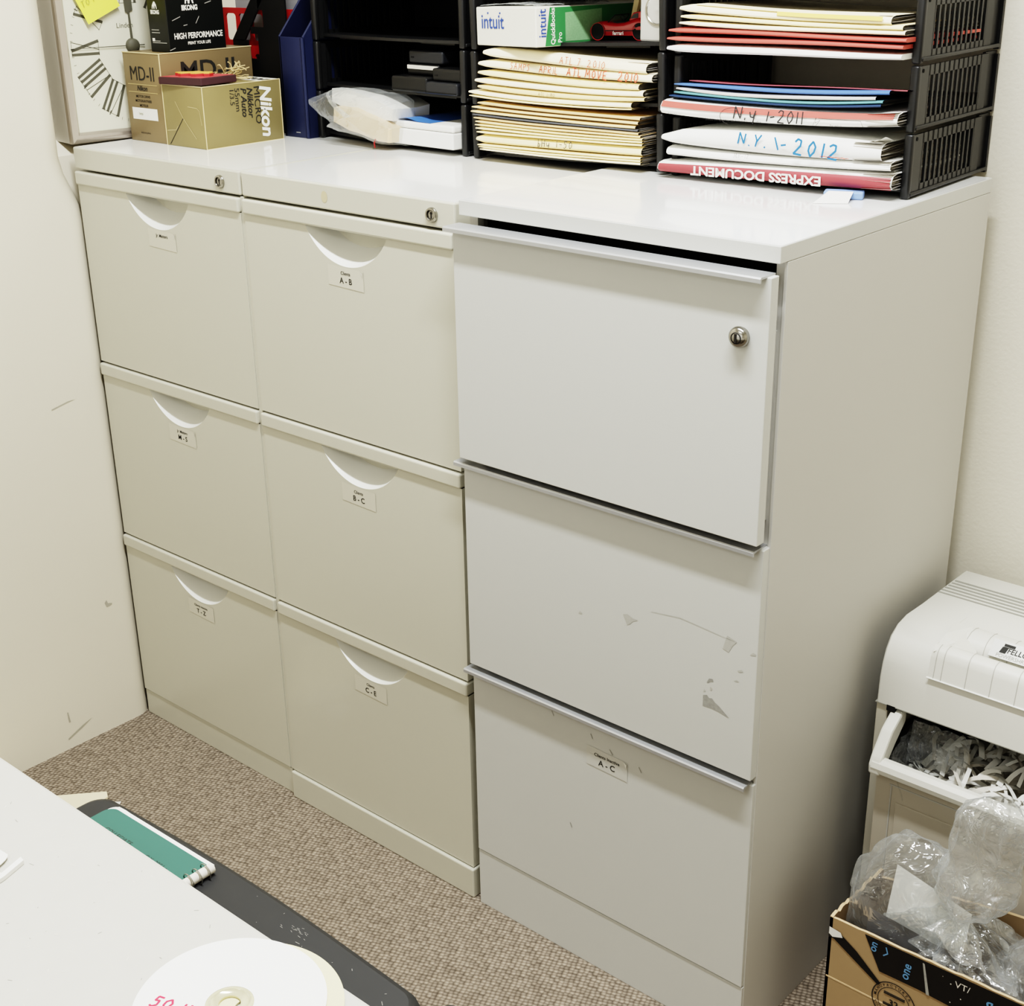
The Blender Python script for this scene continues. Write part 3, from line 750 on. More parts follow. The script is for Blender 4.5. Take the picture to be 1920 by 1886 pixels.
t = thing('plaque', 'small red plaque with a gold relief, lying on the olive gold lens box', 'plaque', (.155, .13, 1.09))
xf = Matrix.Translation((.1555, .1300, 1.0930)) @ Matrix.Rotation(math.radians(4), 4, 'Z') @ Matrix.Rotation(math.radians(-1), 4, 'Y')
mb = MB(); mb.box((-.047, -.035, -.002), (.049, .035, .0088), 'plaque', bev=.0015, xf=xf)
mb.add([(-.0455, -.0335, .00895), (.0475, -.0335, .00895), (.0475, .0335, .00895), (-.0455, .0335, .00895)], [[0, 1, 2, 3]], 'plaque_top', xf=xf); mb.build('board', t)
an = [(-.034, -.012), (-.030, -.002), (-.018, .004), (-.012, .014), (.004, .010), (.020, .014), (.031, .006), (.036, -.006), (.028, -.010), (.022, -.004), (.016, -.016), (.008, -.018), (.006, -.010), (-.004, -.012), (-.010, -.022), (-.018, -.020), (-.018, -.010), (-.026, -.014)]
mb = MB(); mb.prism(an, 'z', .009, .0128, 'relief_side', xf=xf); mb.prism([(p[0] * .99, p[1] * .99) for p in an], 'z', .0128, .0142, 'relief', xf=xf); mb.build('relief', t)
t = thing('raffia_bundle', 'knotted bundle of straw-coloured raffia on the gold lens box behind the plaque', 'raffia', (.165, .20, 1.09))
mb = MB(); rnd = random.Random(11)
for i in range(26):
    p = Vector((.150 + rnd.uniform(-.012, .012), .188 + rnd.uniform(-.008, .012), 1.0925 + rnd.uniform(0, .004))); pts = [p.copy()]
    d = Vector((rnd.uniform(.2, 1), rnd.uniform(-.4, .9), rnd.uniform(-.1, .6)))
    for k in range(6):
        d += Vector((rnd.uniform(-.7, .7), rnd.uniform(-.7, .7), rnd.uniform(-.55, .35))); d.normalize(); p = p + d * .0062
        p.z = min(1.116, max(1.0922, p.z)); p.y = min(.240, max(.172, p.y)); p.x = min(.205, p.x); pts.append(p.copy())
    mb.tube(pts, rnd.uniform(.0006, .0011), 'raffia', n=5)
mb.build('strands', t)

t = thing('cardboard_box', 'tall black glossy box with white lettering HIGH PERFORMANCE, standing on the gold-brown box', 'box', (.07, .18, 1.1325))
x0, x1, y0, y1, z0, z1 = .0535, .1010, .1260, .2325, 1.1327, 1.300
mb = MB(); mb.box((x0, y0, z0), (x1, y1, z1), 'blackbox', bev=.001)
S = lambda y, z: frame((x1 + .0004, y, z), (0, 1, 0), (0, 0, 1)); F = lambda x, z: frame((x, y0 - .0004, z), (1, 0, 0), (0, 0, 1))
mb.text('HIGH PERFORMANCE', .0118, 'white_ink', S(.1815, 1.1548), bold=.03, sx=.80)
mb.text('PRINT YOUR LIFE', .0062, 'white_ink', S(.1815, 1.1440), bold=.02, sx=.9)
mb.text('IIKONG', .0100, 'white_ink', S(.1690, 1.1950), bold=.05, sx=.85); mb.text('IIKONG', .0078, 'white_ink', F(.0725, 1.1900), bold=.05, sx=.8)
def apelogo(fr, s):      # plain walking-ape mark above the word
    pts = [(-.9, -.6), (-.8, .1), (-.5, .5), (-.1, .95), (.35, .9), (.5, .6), (.75, .3), (.95, -.6), (.65, -.6), (.5, -.1), (.2, .15), (.1, -.6), (-.25, -.6), (-.3, -.1), (-.55, -.15), (-.6, -.6)]
    mb.add([fr @ Vector((p[0] * s, p[1] * s, 0)) for p in pts], [list(range(len(pts)))], 'white_ink')
apelogo(S(.1690, 1.2065), .0090); apelogo(F(.0725, 1.1990), .0068)
for i, (w, z) in enumerate([(.018, 1.1640), (.020, 1.1600), (.019, 1.1480), (.035, 1.1455)]): mb.box((.060, y0 - .0005, z), (.060 + w, y0, z + .0012), 'scuff')
mb.box((.060, y0 - .0006, 1.1480), (.0655, y0, 1.1525), 'white_ink')
for a, b in [((.135, 1.178), (.150, 1.183)), ((.155, 1.170), (.162, 1.171)), ((.178, 1.172), (.185, 1.182)), ((.198, 1.200), (.210, 1.203)), ((.222, 1.155), (.225, 1.160))]:
    mb.ribbon([(a[0] - .17, a[1] - 1.16), (b[0] - .17, b[1] - 1.16)], .0012, 'scuff', frame((x1 + .0005, .17, 1.16), (0, 1, 0), (0, 0, 1)))
mb.ribbon([(.0, .003), (.010, .006)], .0012, 'scuff', frame((x1 + .0005, y0, z0), (0, 1, 0), (0, 0, 1)))
mb.build('carton', t)

# ================================================================== FILE HOLDERS BEHIND
t = thing('file_rack', 'red plastic rack with rounded windows behind the black box', 'file rack', (.09, .31, 1.0))
def window_panel(mb, x0, x1, z0, z1, y, th, wins, m, r=.006):
    """flat panel with rounded window openings laid out in one row of columns"""
    cols = sorted(wins)
    x = x0
    for (a, b, c, d) in cols:
        mb.box((x, y, z0), (a, y + th, z1), m); mb.box((a, y, z0), (b, y + th, c), m); mb.box((a, y, d), (b, y + th, z1), m)
        for cx, cz, sx, sz in [(a, c, 1, 1), (b, c, -1, 1), (a, d, 1, -1), (b, d, -1, -1)]:
            pts = [(cx, cz)] + [(cx + sx * (r - r * math.sin(w)), cz + sz * (r - r * math.cos(w))) for w in [PI / 2 * i / 6 for i in range(7)]]
            mb.prism(pts, 'y', y, y + th, m)
        x = b
    mb.box((x, y, z0), (x1, y + th, z1), m)
mb = MB()
window_panel(mb, .0110, .183, 1.125, 1.1875, .300, .003, [(.0185, .0445, 1.138, 1.179), (.052, .078, 1.138, 1.179), (.086, .112, 1.138, 1.179), (.120, .146, 1.138, 1.179)], 'red')
window_panel(mb, .0110, .183, 1.0002, 1.125, .300, .003, [(.0185, .0445, 1.05, 1.118), (.052, .078, 1.05, 1.118), (.086, .112, 1.05, 1.118), (.120, .146, 1.05, 1.118)], 'red')
mb.build('front_panel', t)
for xa in (.180,):
    mb = MB(); mb.box((xa, .303, 1.0002), (xa + .003, .47, 1.1875), 'red'); mb.build('side_panel', t)
mb = MB(); mb.box((.0140, .303, 1.0002), (.180, .47, 1.004), 'red'); mb.build('base', t)
t = thing('paper_sheet', 'grey sheets standing inside the red windowed rack', 'paper', (.1, .32, 1.0))
mb = MB(); mb.box((.024, .318, 1.0045), (.177, .322, 1.225), 'greyfile'); mb.build('sheets', t)
t = thing('magazine_file', 'black file holder with a slanted edge between the red rack and the blue file', 'magazine file', (.11, .293, 1.0))
mb = MB(); y = .288; th = .003
mb.prism([(.0480, 1.1400), (.1160, 1.220), (.1430, 1.220), (.0770, 1.1385)], 'y', y, y + th, 'blackfile')
mb.prism([(.1160, 1.220), (.1820, 1.260), (.1820, 1.1860), (.1160, 1.1860)], 'y', y, y + th, 'blackfile')
mb.box((.095, y, 1.1500), (.182, y + th, 1.1605), 'blackfile'); mb.box((.1270, y, 1.1605), (.182, y + th, 1.1860), 'blackfile')
mb.box((.0480, y, 1.0002), (.0850, y + th, 1.1400), 'blackfile'); mb.box((.0850, y, 1.0002), (.182, y + th, 1.1120), 'blackfile'); mb.box((.1120, y, 1.1120), (.182, y + th, 1.1500), 'blackfile')
mb.build('side_panel', t)
mb = MB(); mb.box((.0480, y + .003, 1.0002), (.182, .2985, 1.0032), 'blackfile'); mb.build('base', t)
t = thing('magazine_file', 'navy blue file box with a slanted opening, beside the left tray stack', 'magazine file', (.216, .37, 1.0))
x0, x1, yf, yb = .1868, .2440, .2675, .490
prof = [(yf, 1.0002), (yf, 1.1500), (yf + .05, 1.205), (yf + .13, 1.300), (yb, 1.300), (yb, 1.0002)]
mb = MB(); mb.box((x0, yf, 1.0002), (x1, yf + .003, 1.1500), 'blue', bev=.0012); mb.tube([(x1 - .0075, yf - .0001, 1.002), (x1 - .0075, yf - .0001, 1.149)], .0009, 'blue_in', n=6); mb.tube([(x1 - .004, yf + .001, 1.001), (x1 - .004, yf + .001, 1.1495)], .0030, 'blue', n=10)
mb.box((.2130, yf - .0002, 1.0075), (.2230, yf + .001, 1.0087), 'scuff'); mb.build('front_panel', t)
for xa in (x0, x1 - .003):
    mb = MB(); mb.prism(prof, 'x', xa, xa + .003, 'blue_in' if xa == x0 else 'blue')
    mb.tube([(xa + .0015, p[0], p[1]) for p in prof[1:5]], .0016, 'blue', n=6); mb.build('side_panel', t)
mb = MB(); mb.box((x0, yb - .003, 1.0002), (x1, yb, 1.300), 'blue_in'); mb.build('back_panel', t)
mb = MB(); mb.box((x0 + .003, yf + .003, 1.0002), (x1 - .003, yb - .003, 1.003), 'blue_in'); mb.build('base', t)

# ================================================================== BLACK LETTER TRAYS
PITCH = .0725
def make_tray(W, D, loc, rot, label, group, back=False):
    t = thing('letter_tray', label, 'letter tray', loc, group, rot)
    H = PITCH - .0015
    mb = MB()
    NS = 24
    def fe(s): return .018 - .013 * math.sin(PI * s)
    pts = [(.006 + (W - .012) * i / NS, fe(i / NS)) for i in range(NS + 1)]
    mb.prism(pts + [(W - .006, D - .004), (.006, D - .004)], 'z', .0062, .0086, 'tray')
    for i in range(NS):      # rolled front lip
        a, b = pts[i], pts[i + 1]
        mb.add([(a[0], a[1] - .002, .0050), (b[0], b[1] - .002, .0050), (b[0], b[1] - .002, .0092), (a[0], a[1] - .002, .0092), (a[0], a[1] + .003, .0098), (b[0], b[1] + .003, .0098), (a[0], a[1] + .003, .0046), (b[0], b[1] + .003, .0046)],
               [[0, 1, 2, 3], [3, 2, 5, 4], [6, 7, 1, 0]], 'tray')
    for x in (.04, W - .11): mb.box((x, .022, .002), (x + .07, .030, .0062), 'tray')
    mb.build('shelf', t, local=True)
    for sgn in (0, 1):
        mb = MB()
        X = (lambda a, b: (a, b)) if sgn == 0 else (lambda a, b: (W - b, W - a))
        def bx(a, b, y0, y1, z0, z1, bev=0.0):
            q = X(a, b); mb.box((q[0], y0, z0), (q[1], y1, z1), 'tray', bev=bev)
        # front post with a rounded foot and head
        bx(.0, .0105, 0, .009, .0, H, .0025)
        bx(.0035, .0095, .006, .018, .002, H - .004)
        yE = D * .86
        z0, z1 = .006, H - .001
        s0, s1 = .030, yE - .022; n = 11; wslot = (s1 - s0) / n
        bx(.0008, .0034, .006, s0, z0, z1); bx(.0008, .0034, s1, yE, z0, z1)
        bx(.0008, .0034, s0, s1, z0, z0 + .008); bx(.0008, .0034, s0, s1, z1 - .011, z1)
        for i in range(n + 1):
            y = s0 + wslot * i
            bx(.0008, .0034, max(s0 - .001, y - wslot * .17), min(s1 + .001, y + wslot * .17), z0, z1)
        bx(-.0012, .0040, .004, D * .985, .0025, .0070, .0012)      # ledge along the foot
        bx(.0040, .0075, yE - .002, D, .002, H); bx(.0, .0070, D - .006, D, .0, H - .004)
        q = X(.0004, .0036); mb.tube([(q[0] - .0002 if sgn == 0 else q[1] + .0002, .013, z1 - .005), (q[0] + .001 if sgn == 0 else q[1] - .001, .013, z1 - .005)], .0021, 'gap', n=10)
        mb.build('side_panel', t, local=True)
    if back:
        mb = MB(); mb.box((.006, D - .0045, .0062), (W - .006, D - .002, H), 'tray'); mb.build('back_panel', t, local=True)  # left stack only: black panel added to keep the shaded inside dark
    return t
def dup(root, loc, label):
    r = root.copy(); C.objects.link(r); r.location = loc; r['label'] = label
    for ch in list(root.children):
        c = ch.copy(); C.objects.link(c); c.parent = r
    return r
ORD = ['bottom tray', 'second tray from the bottom', 'third tray from the bottom', 'topmost tray']
STACKS = [('left', .331, (.2440, .2850, 1.0004), (0, 0, math.radians(-2.6)), .212),
          ('middle', .331, (.5900, .2670, 1.0004), (0, math.radians(-2.05), math.radians(-1.8)), .236),
          ('right', .3130, (.9275, .2640, 1.0090), (0, 0, math.radians(2.4)), .233)]
for nm, W, loc, rot, D in STACKS:
    proto = None
    for k in range(4):  # topmost left and middle trays are unseen, added to shade those below
        l = (loc[0] - (math.sin(rot[1]) * 0), loc[1], loc[2] + PITCH * k)
        lab = 'black plastic letter tray, %s of the %s stack' % (ORD[k], nm + '-hand' if nm != 'middle' else nm)
        if proto is None: proto = make_tray(W, D, l, rot, lab, 'black stacking letter trays', nm == 'left')
        else: dup(proto, l, lab)

# ================================================================== FOLDERS AND ENVELOPES IN THE TRAYS
def wedge(name, label, cat, group, xl, xr, zl, zr, tL, tR, m, yF=.25, depth=.19, dz=0.0, tM=None, pinch=.06, openr=True, m2=None, twist=0.0, sheets=4, wob=.0, seed=1, msheet='page', droop=0.0):
    """one paper folder or stuffed envelope: rounded front fold, bowed, pinched at its left end"""
    t = thing(name, label, cat, ((xl + xr) / 2, yF + depth / 2, min(zl, zr)), group)
    if tM is None: tM = (tL + tR) / 2
    N = 26
    rnd = random.Random(seed); ph = rnd.uniform(0, 6)
    def zb(s): return zl + (zr - zl) * s + 4 * dz * s * (1 - s) + wob * math.sin(7 * s + ph)
    def th(s):
        a = 2 * (s - .5) * (s - 1) * tL + 4 * s * (1 - s) * tM + 2 * s * (s - .5) * tR
        return max(.0008, a) * (0.42 + .58 * min(1, (s / max(pinch, 1e-4))) ** .7 if s < pinch else 1)
    def ring(s):
        x = xl + (xr - xl) * s; z = zb(s); T = th(s); yf = yF + twist * (s - .5); r = min(.010, T * .8)
        zc = z + (max(.0008, tL) - T) * .45 if s < pinch else z
        back = zc + T * .72
        if droop: back = zc + T * .72 - droop
        return [(x, yF + depth, zc + .0002 - droop), (x, yf + r * 1.2, zc), (x, yf + r * .35, zc + T * .10), (x, yf, zc + T * .32), (x, yf + r * .06, zc + T * .62), (x, yf + r * .40, zc + T * .88), (x, yf + r * 1.3, zc + T), (x, yf + depth * .45, zc + T * .96 - droop * .45), (x, yF + depth, back)]
    mb = MB(); n = 9
    vs = []; 
    for i in range(N + 1): vs += ring(i / N)
    fs = [[i * n + k, i * n + k + 1, (i + 1) * n + k + 1, (i + 1) * n + k] for i in range(N) for k in range(n - 1)]
    mb.add(vs, fs, m, smooth=True)
    mb.add(ring(0), [list(range(n))], m)
    if not openr: mb.add(ring(1), [list(range(n))[::-1]], m2 or m)
    o = mb.build('cover', t)
    if openr:
        mb = MB(); T = th(1); z = zb(1)
        sheets = sheets * 2 + 1
        for k in range(sheets):
            f = (k + .6) / (sheets + .2); e = xr - rnd.uniform(-.0010, .0016); yo = yF + .0035 + .004 * abs(f - .5) + rnd.uniform(0, .003)
            a = rnd.uniform(.4, 1.2) * T * .12
            def sh(u, v, f=f, e=e, yo=yo, a=a):
                s = 1 - (1 - u) * .12
                return (xl + (xr - xl) * s + (e - xr) * u, yo + (depth - .008) * v, zb(s) + th(s) * f + a * math.sin(5 * v + f * 9) * u - droop * v)
            mb.grid(sh, 3, 10, msheet if k % 3 else 'envg')
        mb.build('loose_pages', t)
    return t, zb, th
def hand(t, txt, h, ink, x, z, slope, yF, w=.075, gap=.32, name='handwriting', flip=False, kern=0):
    mb = MB(); a = math.atan(slope)
    fr = frame((x, yF - .0012, z), (math.cos(a), 0, math.sin(a)), (-math.sin(a), 0, math.cos(a)))
    write(mb, txt, h, ink, fr, w=w, gap=gap); return mb.build(name, t)

G2 = 'stuffed envelopes in the middle stack, second tray'
E2 = [
 ('cream envelope on top of its pile in the middle stack, second tray', .628, .897, 1.1392, 1.1286, .0130, .0135, 'cream', -.0014, .0145),
 ('cream envelope with red block lettering, second from the top in the middle stack second tray', .619, .906, 1.1254, 1.1189, .0105, .0105, 'cream', -.0022, .0125),
 ('cream envelope, third from the top of its pile in the middle stack second tray', .618, .886, 1.1153, 1.1093, .0078, .0082, 'pale', -.0034, .0105),
 ('cream envelope jutting out to the left, fourth in its pile in the middle stack', .612, .893, 1.1046, 1.1018, .0085, .0080, 'cream', -.0030, .0085),
 ('tan manila envelope sandwiched fifth in the pile in the middle stack', .617, .895, 1.0975, 1.0972, .0070, .0050, 'manila', -.0052, .0078),
 ('long cream envelope, second lowest of its pile in the middle stack', .600, .875, 1.0896, 1.0873, .0062, .0077, 'cream', -.0033, .0075),
 ('thin cream folder, lowest of its pile in the middle stack second tray', .601, .876, 1.0868, 1.0860, .0026, .0016, 'pale', -.0040, .0025)]
for i, (lab, xl, xr, zl, zr, a, b, m, dz, tm) in enumerate(E2):
    t, zb, th = wedge('envelope' if i < 6 else 'file_folder', lab, 'envelope' if i < 6 else 'folder', G2, xl, xr, zl, zr, a, b, m, dz=dz, tM=tm, sheets=5 if i < 6 else 2, seed=20 + i, wob=.0003, yF=.25)
    if i == 0: hand(t, 'ATL 7. 2010', .0088, 'red_pen', .761, zb(.46) + .0035, -.055, .25, w=.10, gap=.36)
    if i == 1:
        hand(t, "SAMPS", .0082, 'red_pen', .6770, zb(.19) + .0030, -.030, .25, w=.11); hand(t, 'APRIL', .0088, 'red_pen', .727, zb(.36) + .0028, -.03, .25, w=.12)
        hand(t, 'ATL', .0100, 'red_pen', .773, zb(.51) + .0024, -.03, .25, w=.14); hand(t, 'MOVE', .0100, 'red_pen', .803, zb(.62) + .0022, -.03, .25, w=.14); hand(t, '2010', .0100, 'red_pen', .855, zb(.80) + .0018, -.03, .25, w=.14)
    if i == 4: hand(t, 'ATL 1-MO', .0045, 'pen', .725, zb(.4) + .002, -.01, .25, w=.08); 

G1 = 'folders piled in the middle stack, bottom tray'
B2 = [('tan folder on top of the pile in the middle stack bottom tray', .616, .889, 1.0765, 1.0735, .0046, .0036, 'tan'),
 ('buff folder, second from the top of the pile in the middle stack bottom tray', .605, .886, 1.0713, 1.0682, .0034, .0044, 'buff'),
 ('buff folder jutting out left, third from the top in the middle stack bottom tray', .603, .882, 1.0652, 1.0628, .0040, .0042, 'buff'),
 ('blue-grey folder between the buff ones in the middle stack bottom tray', .606, .886, 1.0615, 1.0600, .0030, .0026, 'gry'),
 ('tan folder directly below the blue-grey one in the middle stack bottom tray', .608, .887, 1.0570, 1.0556, .0034, .0038, 'tan'),
 ('buff folder, sixth from the top in the middle stack bottom tray', .611, .890, 1.0518, 1.0524, .0042, .0030, 'buff'),
 ('buff folder, seventh from the top in the middle stack bottom tray', .610, .893, 1.0477, 1.0490, .0034, .0032, 'manila'),
 ('pale yellow folder, eighth from the top in the middle stack bottom tray', .611, .893, 1.0430, 1.0460, .0038, .0028, 'pale'),
 ('pale yellow folder lying on the thick inscribed one in the middle stack bottom tray', .613, .893, 1.0386, 1.0428, .0036, .0030, 'pale'),
 ('thick pale yellow folder with pencilled writing in the middle stack bottom tray', .612, .892, 1.0252, 1.0297, .0128, .0126, 'pale'),
 ('pale yellow folder under the thick inscribed one in the middle stack bottom tray', .614, .891, 1.0215, 1.0260, .0034, .0032, 'pale'),
 ('pale yellow folder, second lowest in the middle stack bottom tray', .616, .891, 1.0187, 1.0226, .0027, .0031, 'pale'),
 ('cream folder, lowest in the middle stack bottom tray', .618, .891, 1.0158, 1.0190, .0027, .0034, 'cream')]
for i, (lab, xl, xr, zl, zr, a, b, m) in enumerate(B2):
    t, zb, th = wedge('file_folder', lab, 'folder', G1, xl, xr, zl, zr, a, b, m, dz=-.0012, sheets=3, seed=60 + i, pinch=.02, wob=.00025, yF=.25, depth=.2)
    if i == 9:
        hand(t, 'bHy', .0095, 'pen', .7240, zb(.36) + .0035, .014, .25, w=.09); hand(t, '1-50', .0090, 'pen', .7540, zb(.50) + .0040, .014, .25, w=.09, gap=.4)

G3 = 'envelopes in the right stack, third tray'
T3 = [('cream envelope with a yellow insert, topmost in the right-hand tray stack', .944, 1.214, 1.2023, 1.1936, .0095, .0105, 'cream', -.0013, .0100, 4),
 ('cream envelope, second of its pile in the right-hand tray stack third tray', .946, 1.228, 1.1951, 1.1893, .0055, .0052, 'pale', -.0011, .0056, 3),
 ('buff envelope, third of its pile, above the red ones in the right-hand stack', .944, 1.231, 1.1880, 1.1847, .0050, .0048, 'cream', -.0015, .0056, 3),
 ('coral red envelope, upper of the two red ones in the right-hand stack', .929, 1.233, 1.1793, 1.1775, .0060, .0046, 'coral', 0, .0058, 2),
 ('coral red envelope, lower of the two red ones in the right-hand stack', .927, 1.230, 1.1700, 1.1708, .0054, .0044, 'coral', 0, .0054, 2),
 ('thick white envelope under the red ones in the right-hand stack', .927, 1.229, 1.1575, 1.1600, .0095, .0058, 'env', -.0014, .0090, 2)]
for i, (lab, xl, xr, zl, zr, a, b, m, dz, tm, sh) in enumerate(T3):
    t, zb, th = wedge('envelope', lab, 'envelope', G3, xl, xr, zl, zr, a, b, m, dz=dz, tM=tm, sheets=sh, seed=90 + i, yF=.252, twist=.004, wob=.0003 if i < 3 else .0005, openr=i < 3, pinch=.05)
    if i == 0:
        mb = MB(); mb.grid(lambda u, v: (1.075 + .130 * u, .2512 + .0015 * v, zb(.46 + .5 * u) + th(.7) * (.50 + .42 * v)), 10, 2, 'yellow'); mb.build('yellow_insert', t)
        mb = MB(); mb.grid(lambda u, v: (.965 + .235 * u, .2525 + .0040 * v, zb(.08 + .86 * u) + th(.5) * (.99 + .06 * v)), 10, 1, 'pale'); mb.build('flap', t)

G4 = 'sheets and folders in the right stack, second tray'
T4 = [('dusty red sheet on top of the blue folder in the right-hand stack', 'paper_sheet', .950, 1.234, 1.1225, 1.1268, .0022, .0014, 'pink', -.0010, .0014, .010),
 ('bright blue folder under the red sheet in the right-hand stack', 'file_folder', .935, 1.218, 1.1180, 1.1222, .0030, .0048, 'fblue', -.0028, .0050, 0),
 ('grey white sheaf sagging below the bright blue folder in the right-hand stack', 'paper_sheaf', .938, 1.202, 1.1130, 1.1165, .0040, .0042, 'envg', -.0050, .0050, 0),
 ('teal folder below the grey sheaf in the right-hand stack', 'file_folder', .935, 1.211, 1.1085, 1.1130, .0036, .0032, 'teal', -.0046, .0036, 0),
 ('dark blue folder resting on the courier envelope in the right-hand stack', 'file_folder', .928, 1.209, 1.1046, 1.1092, .0034, .0034, 'dblue', -.0042, .0034, 0)]
for i, (lab, nm, xl, xr, zl, zr, a, b, m, dz, tm, dy) in enumerate(T4):
    t, zb, th = wedge(nm, lab, 'folder' if 'folder' in nm else 'paper', G4, xl, xr, zl, zr, a, b, m, dz=dz, tM=tm, sheets=2, seed=120 + i, yF=.256 + dy, openr=True, pinch=.03, wob=.0006, droop=[.019, .016, .011, .006, .002][i])
t, zb, th = wedge('courier_envelope', 'white courier envelope with a red band and NY 1-2011 in black ink', 'envelope', None, .924, 1.230, 1.0850, 1.0895, .0170, .0150, 'env', dz=-.0056, tM=.0180, yF=.250, twist=.012, sheets=4, seed=140, pinch=.0, wob=.0004)
mb = MB()
def skin(u0, u1, v0, v1, m, off=.0009, n=24):
    """strip laid on the front fold between two heights"""
    def f(u, v):
        s = u0 + (u1 - u0) * u; T = th(s); h = v0 + (v1 - v0) * v; r = min(.010, T * .8)
        yy = .250 + .012 * (s - .5) + (r * .40 * max(0, (h - .55) / .33) ** 1.4 if h > .55 else r * .35 * max(0, (.32 - h) / .22) ** 1.5)
        return (.924 + (1.230 - .924) * s, yy - off, zb(s) + T * h)
    mb.grid(f, n, 6, m)
skin(.004, .985, .58, .95, 'coral'); mb.build('red_band', t)
mb = MB()
fr = lambda x, z, y=.2470: frame((x, y, z), (1, 0, .02), (-.02, 0, 1))
write(mb, 'N.y', .0150, 'pen', fr(1.0270, zb(.34) + .0040), w=.11); write(mb, '1-', .0105, 'pen', fr(1.0690, zb(.47) + .0042), w=.15, slant=.35); write(mb, '2011', .0130, 'pen', fr(1.0860, zb(.54) + .0036), w=.12, gap=.26)
mb.ribbon([(.012 + .02 * math.cos(a), .010 * math.sin(a)) for a in [PI * .45 + PI * .9 * i / 14 for i in range(15)]], .0006, 'pen', fr(1.0160, zb(.31) + .0065))
mb.build('handwriting', t); mb = MB()
mb.text('U.S. ADDRESS', .0036, 'pen', fr(.944, zb(.07) + .0040)); mb.text('Schedule package pickup right from your home or office at ups.courier.example'[:0] or 'Schedule package pickup right from your home or office', .0034, 'pen', fr(1.026, zb(.36) + .0020), sx=1.0)
mb.build('printed_text', t); mb = MB()
mb.ribbon([(0, 0), (.004, .009), (.003, .003), (.009, .006), (.004, 0)], .0004, 'pen', fr(1.133, zb(.70) + .0025, .2455))
mb.ribbon([(0, .009), (.052, .0085), (.056, .001)], .0004, 'pen', fr(1.140, zb(.72) + .0015, .2452)); mb.text('For pickup', .0034, 'pen', fr(1.162, zb(.80) + .0028, .2450))
mb.build('printed_box', t)

t, zb, th = wedge('courier_envelope', 'bulging white envelope marked N.Y. 1-2012 in blue marker', 'envelope', None, .928, 1.216, 1.0515, 1.0510, .0150, .0200, 'env', dz=-.0040, tM=.0255, yF=.247, twist=.010, sheets=5, seed=150, pinch=.07, wob=.0003)
mb = MB(); sl = lambda x, z: frame((x, .2445, z), (1, 0, -.035), (.035, 0, 1))
write(mb, 'N.Y.', .0128, 'marker_blue', sl(1.0360, 1.0582), w=.16, gap=.45); write(mb, '1-', .0130, 'marker_blue', sl(1.0870, 1.0558), w=.16, slant=-.3, gap=.4); write(mb, '2012', .0160, 'marker_blue', sl(1.1105, 1.0532), w=.15, gap=.45)
for i in range(14): mb.ribbon([(i * .0025, .0006 * (i % 3)), (i * .0025 + .004, .0008)], .0006, 'red_pen', frame((1.1450, .2440, 1.0525), (1, 0, 0), (0, 0, 1)))
mb.build('handwriting', t)
mb = MB(); rnd = random.Random(5)      # torn flap at the right end
pts = [(1.196 + .003 * i, .255 + rnd.uniform(0, .003), 1.0695 + .0012 * i + rnd.uniform(-.001, .0012)) for i in range(9)]
vs = [];
for p in pts: vs += [p, (p[0] - .001, p[1] + .02, p[2] - .006)]
mb.add(vs, [[2 * i, 2 * i + 2, 2 * i + 3, 2 * i + 1] for i in range(8)], 'env'); mb.build('torn_flap', t)
t, zb, th = wedge('courier_envelope', 'plain white envelope between the N.Y. 1-2012 one and the red express one', 'envelope', None, .934, 1.227, 1.0360, 1.0410, .0112, .0108, 'env', dz=-.0022, tM=.0105, yF=.250, twist=.010, sheets=4, seed=151, pinch=.0)
hand(t, 'MY-17', .005, 'pen', 1.03, zb(.35) + .0055, .015, .248, w=.06)
t, zb, th = wedge('courier_envelope', 'red courier envelope with upside-down EXPRESS DOCUMENT lettering, lowest in the right-hand stack', 'envelope', None, .924, 1.231, 1.0160, 1.0205, .0130, .0180, 'env', dz=-.0009, tM=.0175, yF=.247, twist=.012, sheets=4, seed=152, pinch=.0)
mb = MB()
def skin2(u0, u1, v0, v1, m, off=.0009, n=24):
    def f(u, v):
        s = u0 + (u1 - u0) * u; T = th(s); h = v0 + (v1 - v0) * v; r = min(.010, T * .8)
        yy = .247 + .012 * (s - .5) + (r * .35 * max(0, (.32 - h) / .22) ** 1.5 if h < .32 else (r * .40 * max(0, (h - .55) / .33) ** 1.4 if h > .55 else 0))
        return (.924 + (1.231 - .924) * s, yy - off, zb(s) + T * h)
    mb.grid(f, n, 6, m)
skin2(.004, .995, .03, .80, 'expred')
mb.build('red_panel', t)
mb = MB(); mb.text('EXPRESS DOCUMENT', .0148, 'white_ink', frame((1.0600, .2447, 1.0236), (-1, -.035, -.014), (.014, 0, -1)), bold=.03, sx=1.22); mb.build('lettering', t)

# small blue eraser box and paper slip in front of the right stack
t = thing('eraser', 'light blue eraser lying in front of the right-hand tray stack', 'eraser', (1.175, .245, 1.0086))
mb = MB(); mb.box((-.022, -.009, 0), (.022, .009, .0085), 'ltblue', bev=.0018, xf=Matrix.Translation((1.1770, .2480, 1.0088)) @ Matrix.Rotation(math.radians(22), 4, 'Z')); mb.build('block', t)
t = thing('paper_slip', 'blank white paper slip leaning on the light blue eraser', 'paper', (1.172, .22, 1.0086))
mb = MB(); mb.add([(1.1655, .1985, 1.0090), (1.1975, .2200, 1.0090), (1.1905, .2440, 1.0178), (1.1650, .2340, 1.0178)], [[0, 1, 2, 3]], 'paper'); mb.add([(1.1655, .1985, 1.0088), (1.1975, .2200, 1.0088), (1.1905, .2440, 1.0175), (1.1650, .2340, 1.0175)], [[3, 2, 1, 0]], 'paper'); mb.build('slip', t)

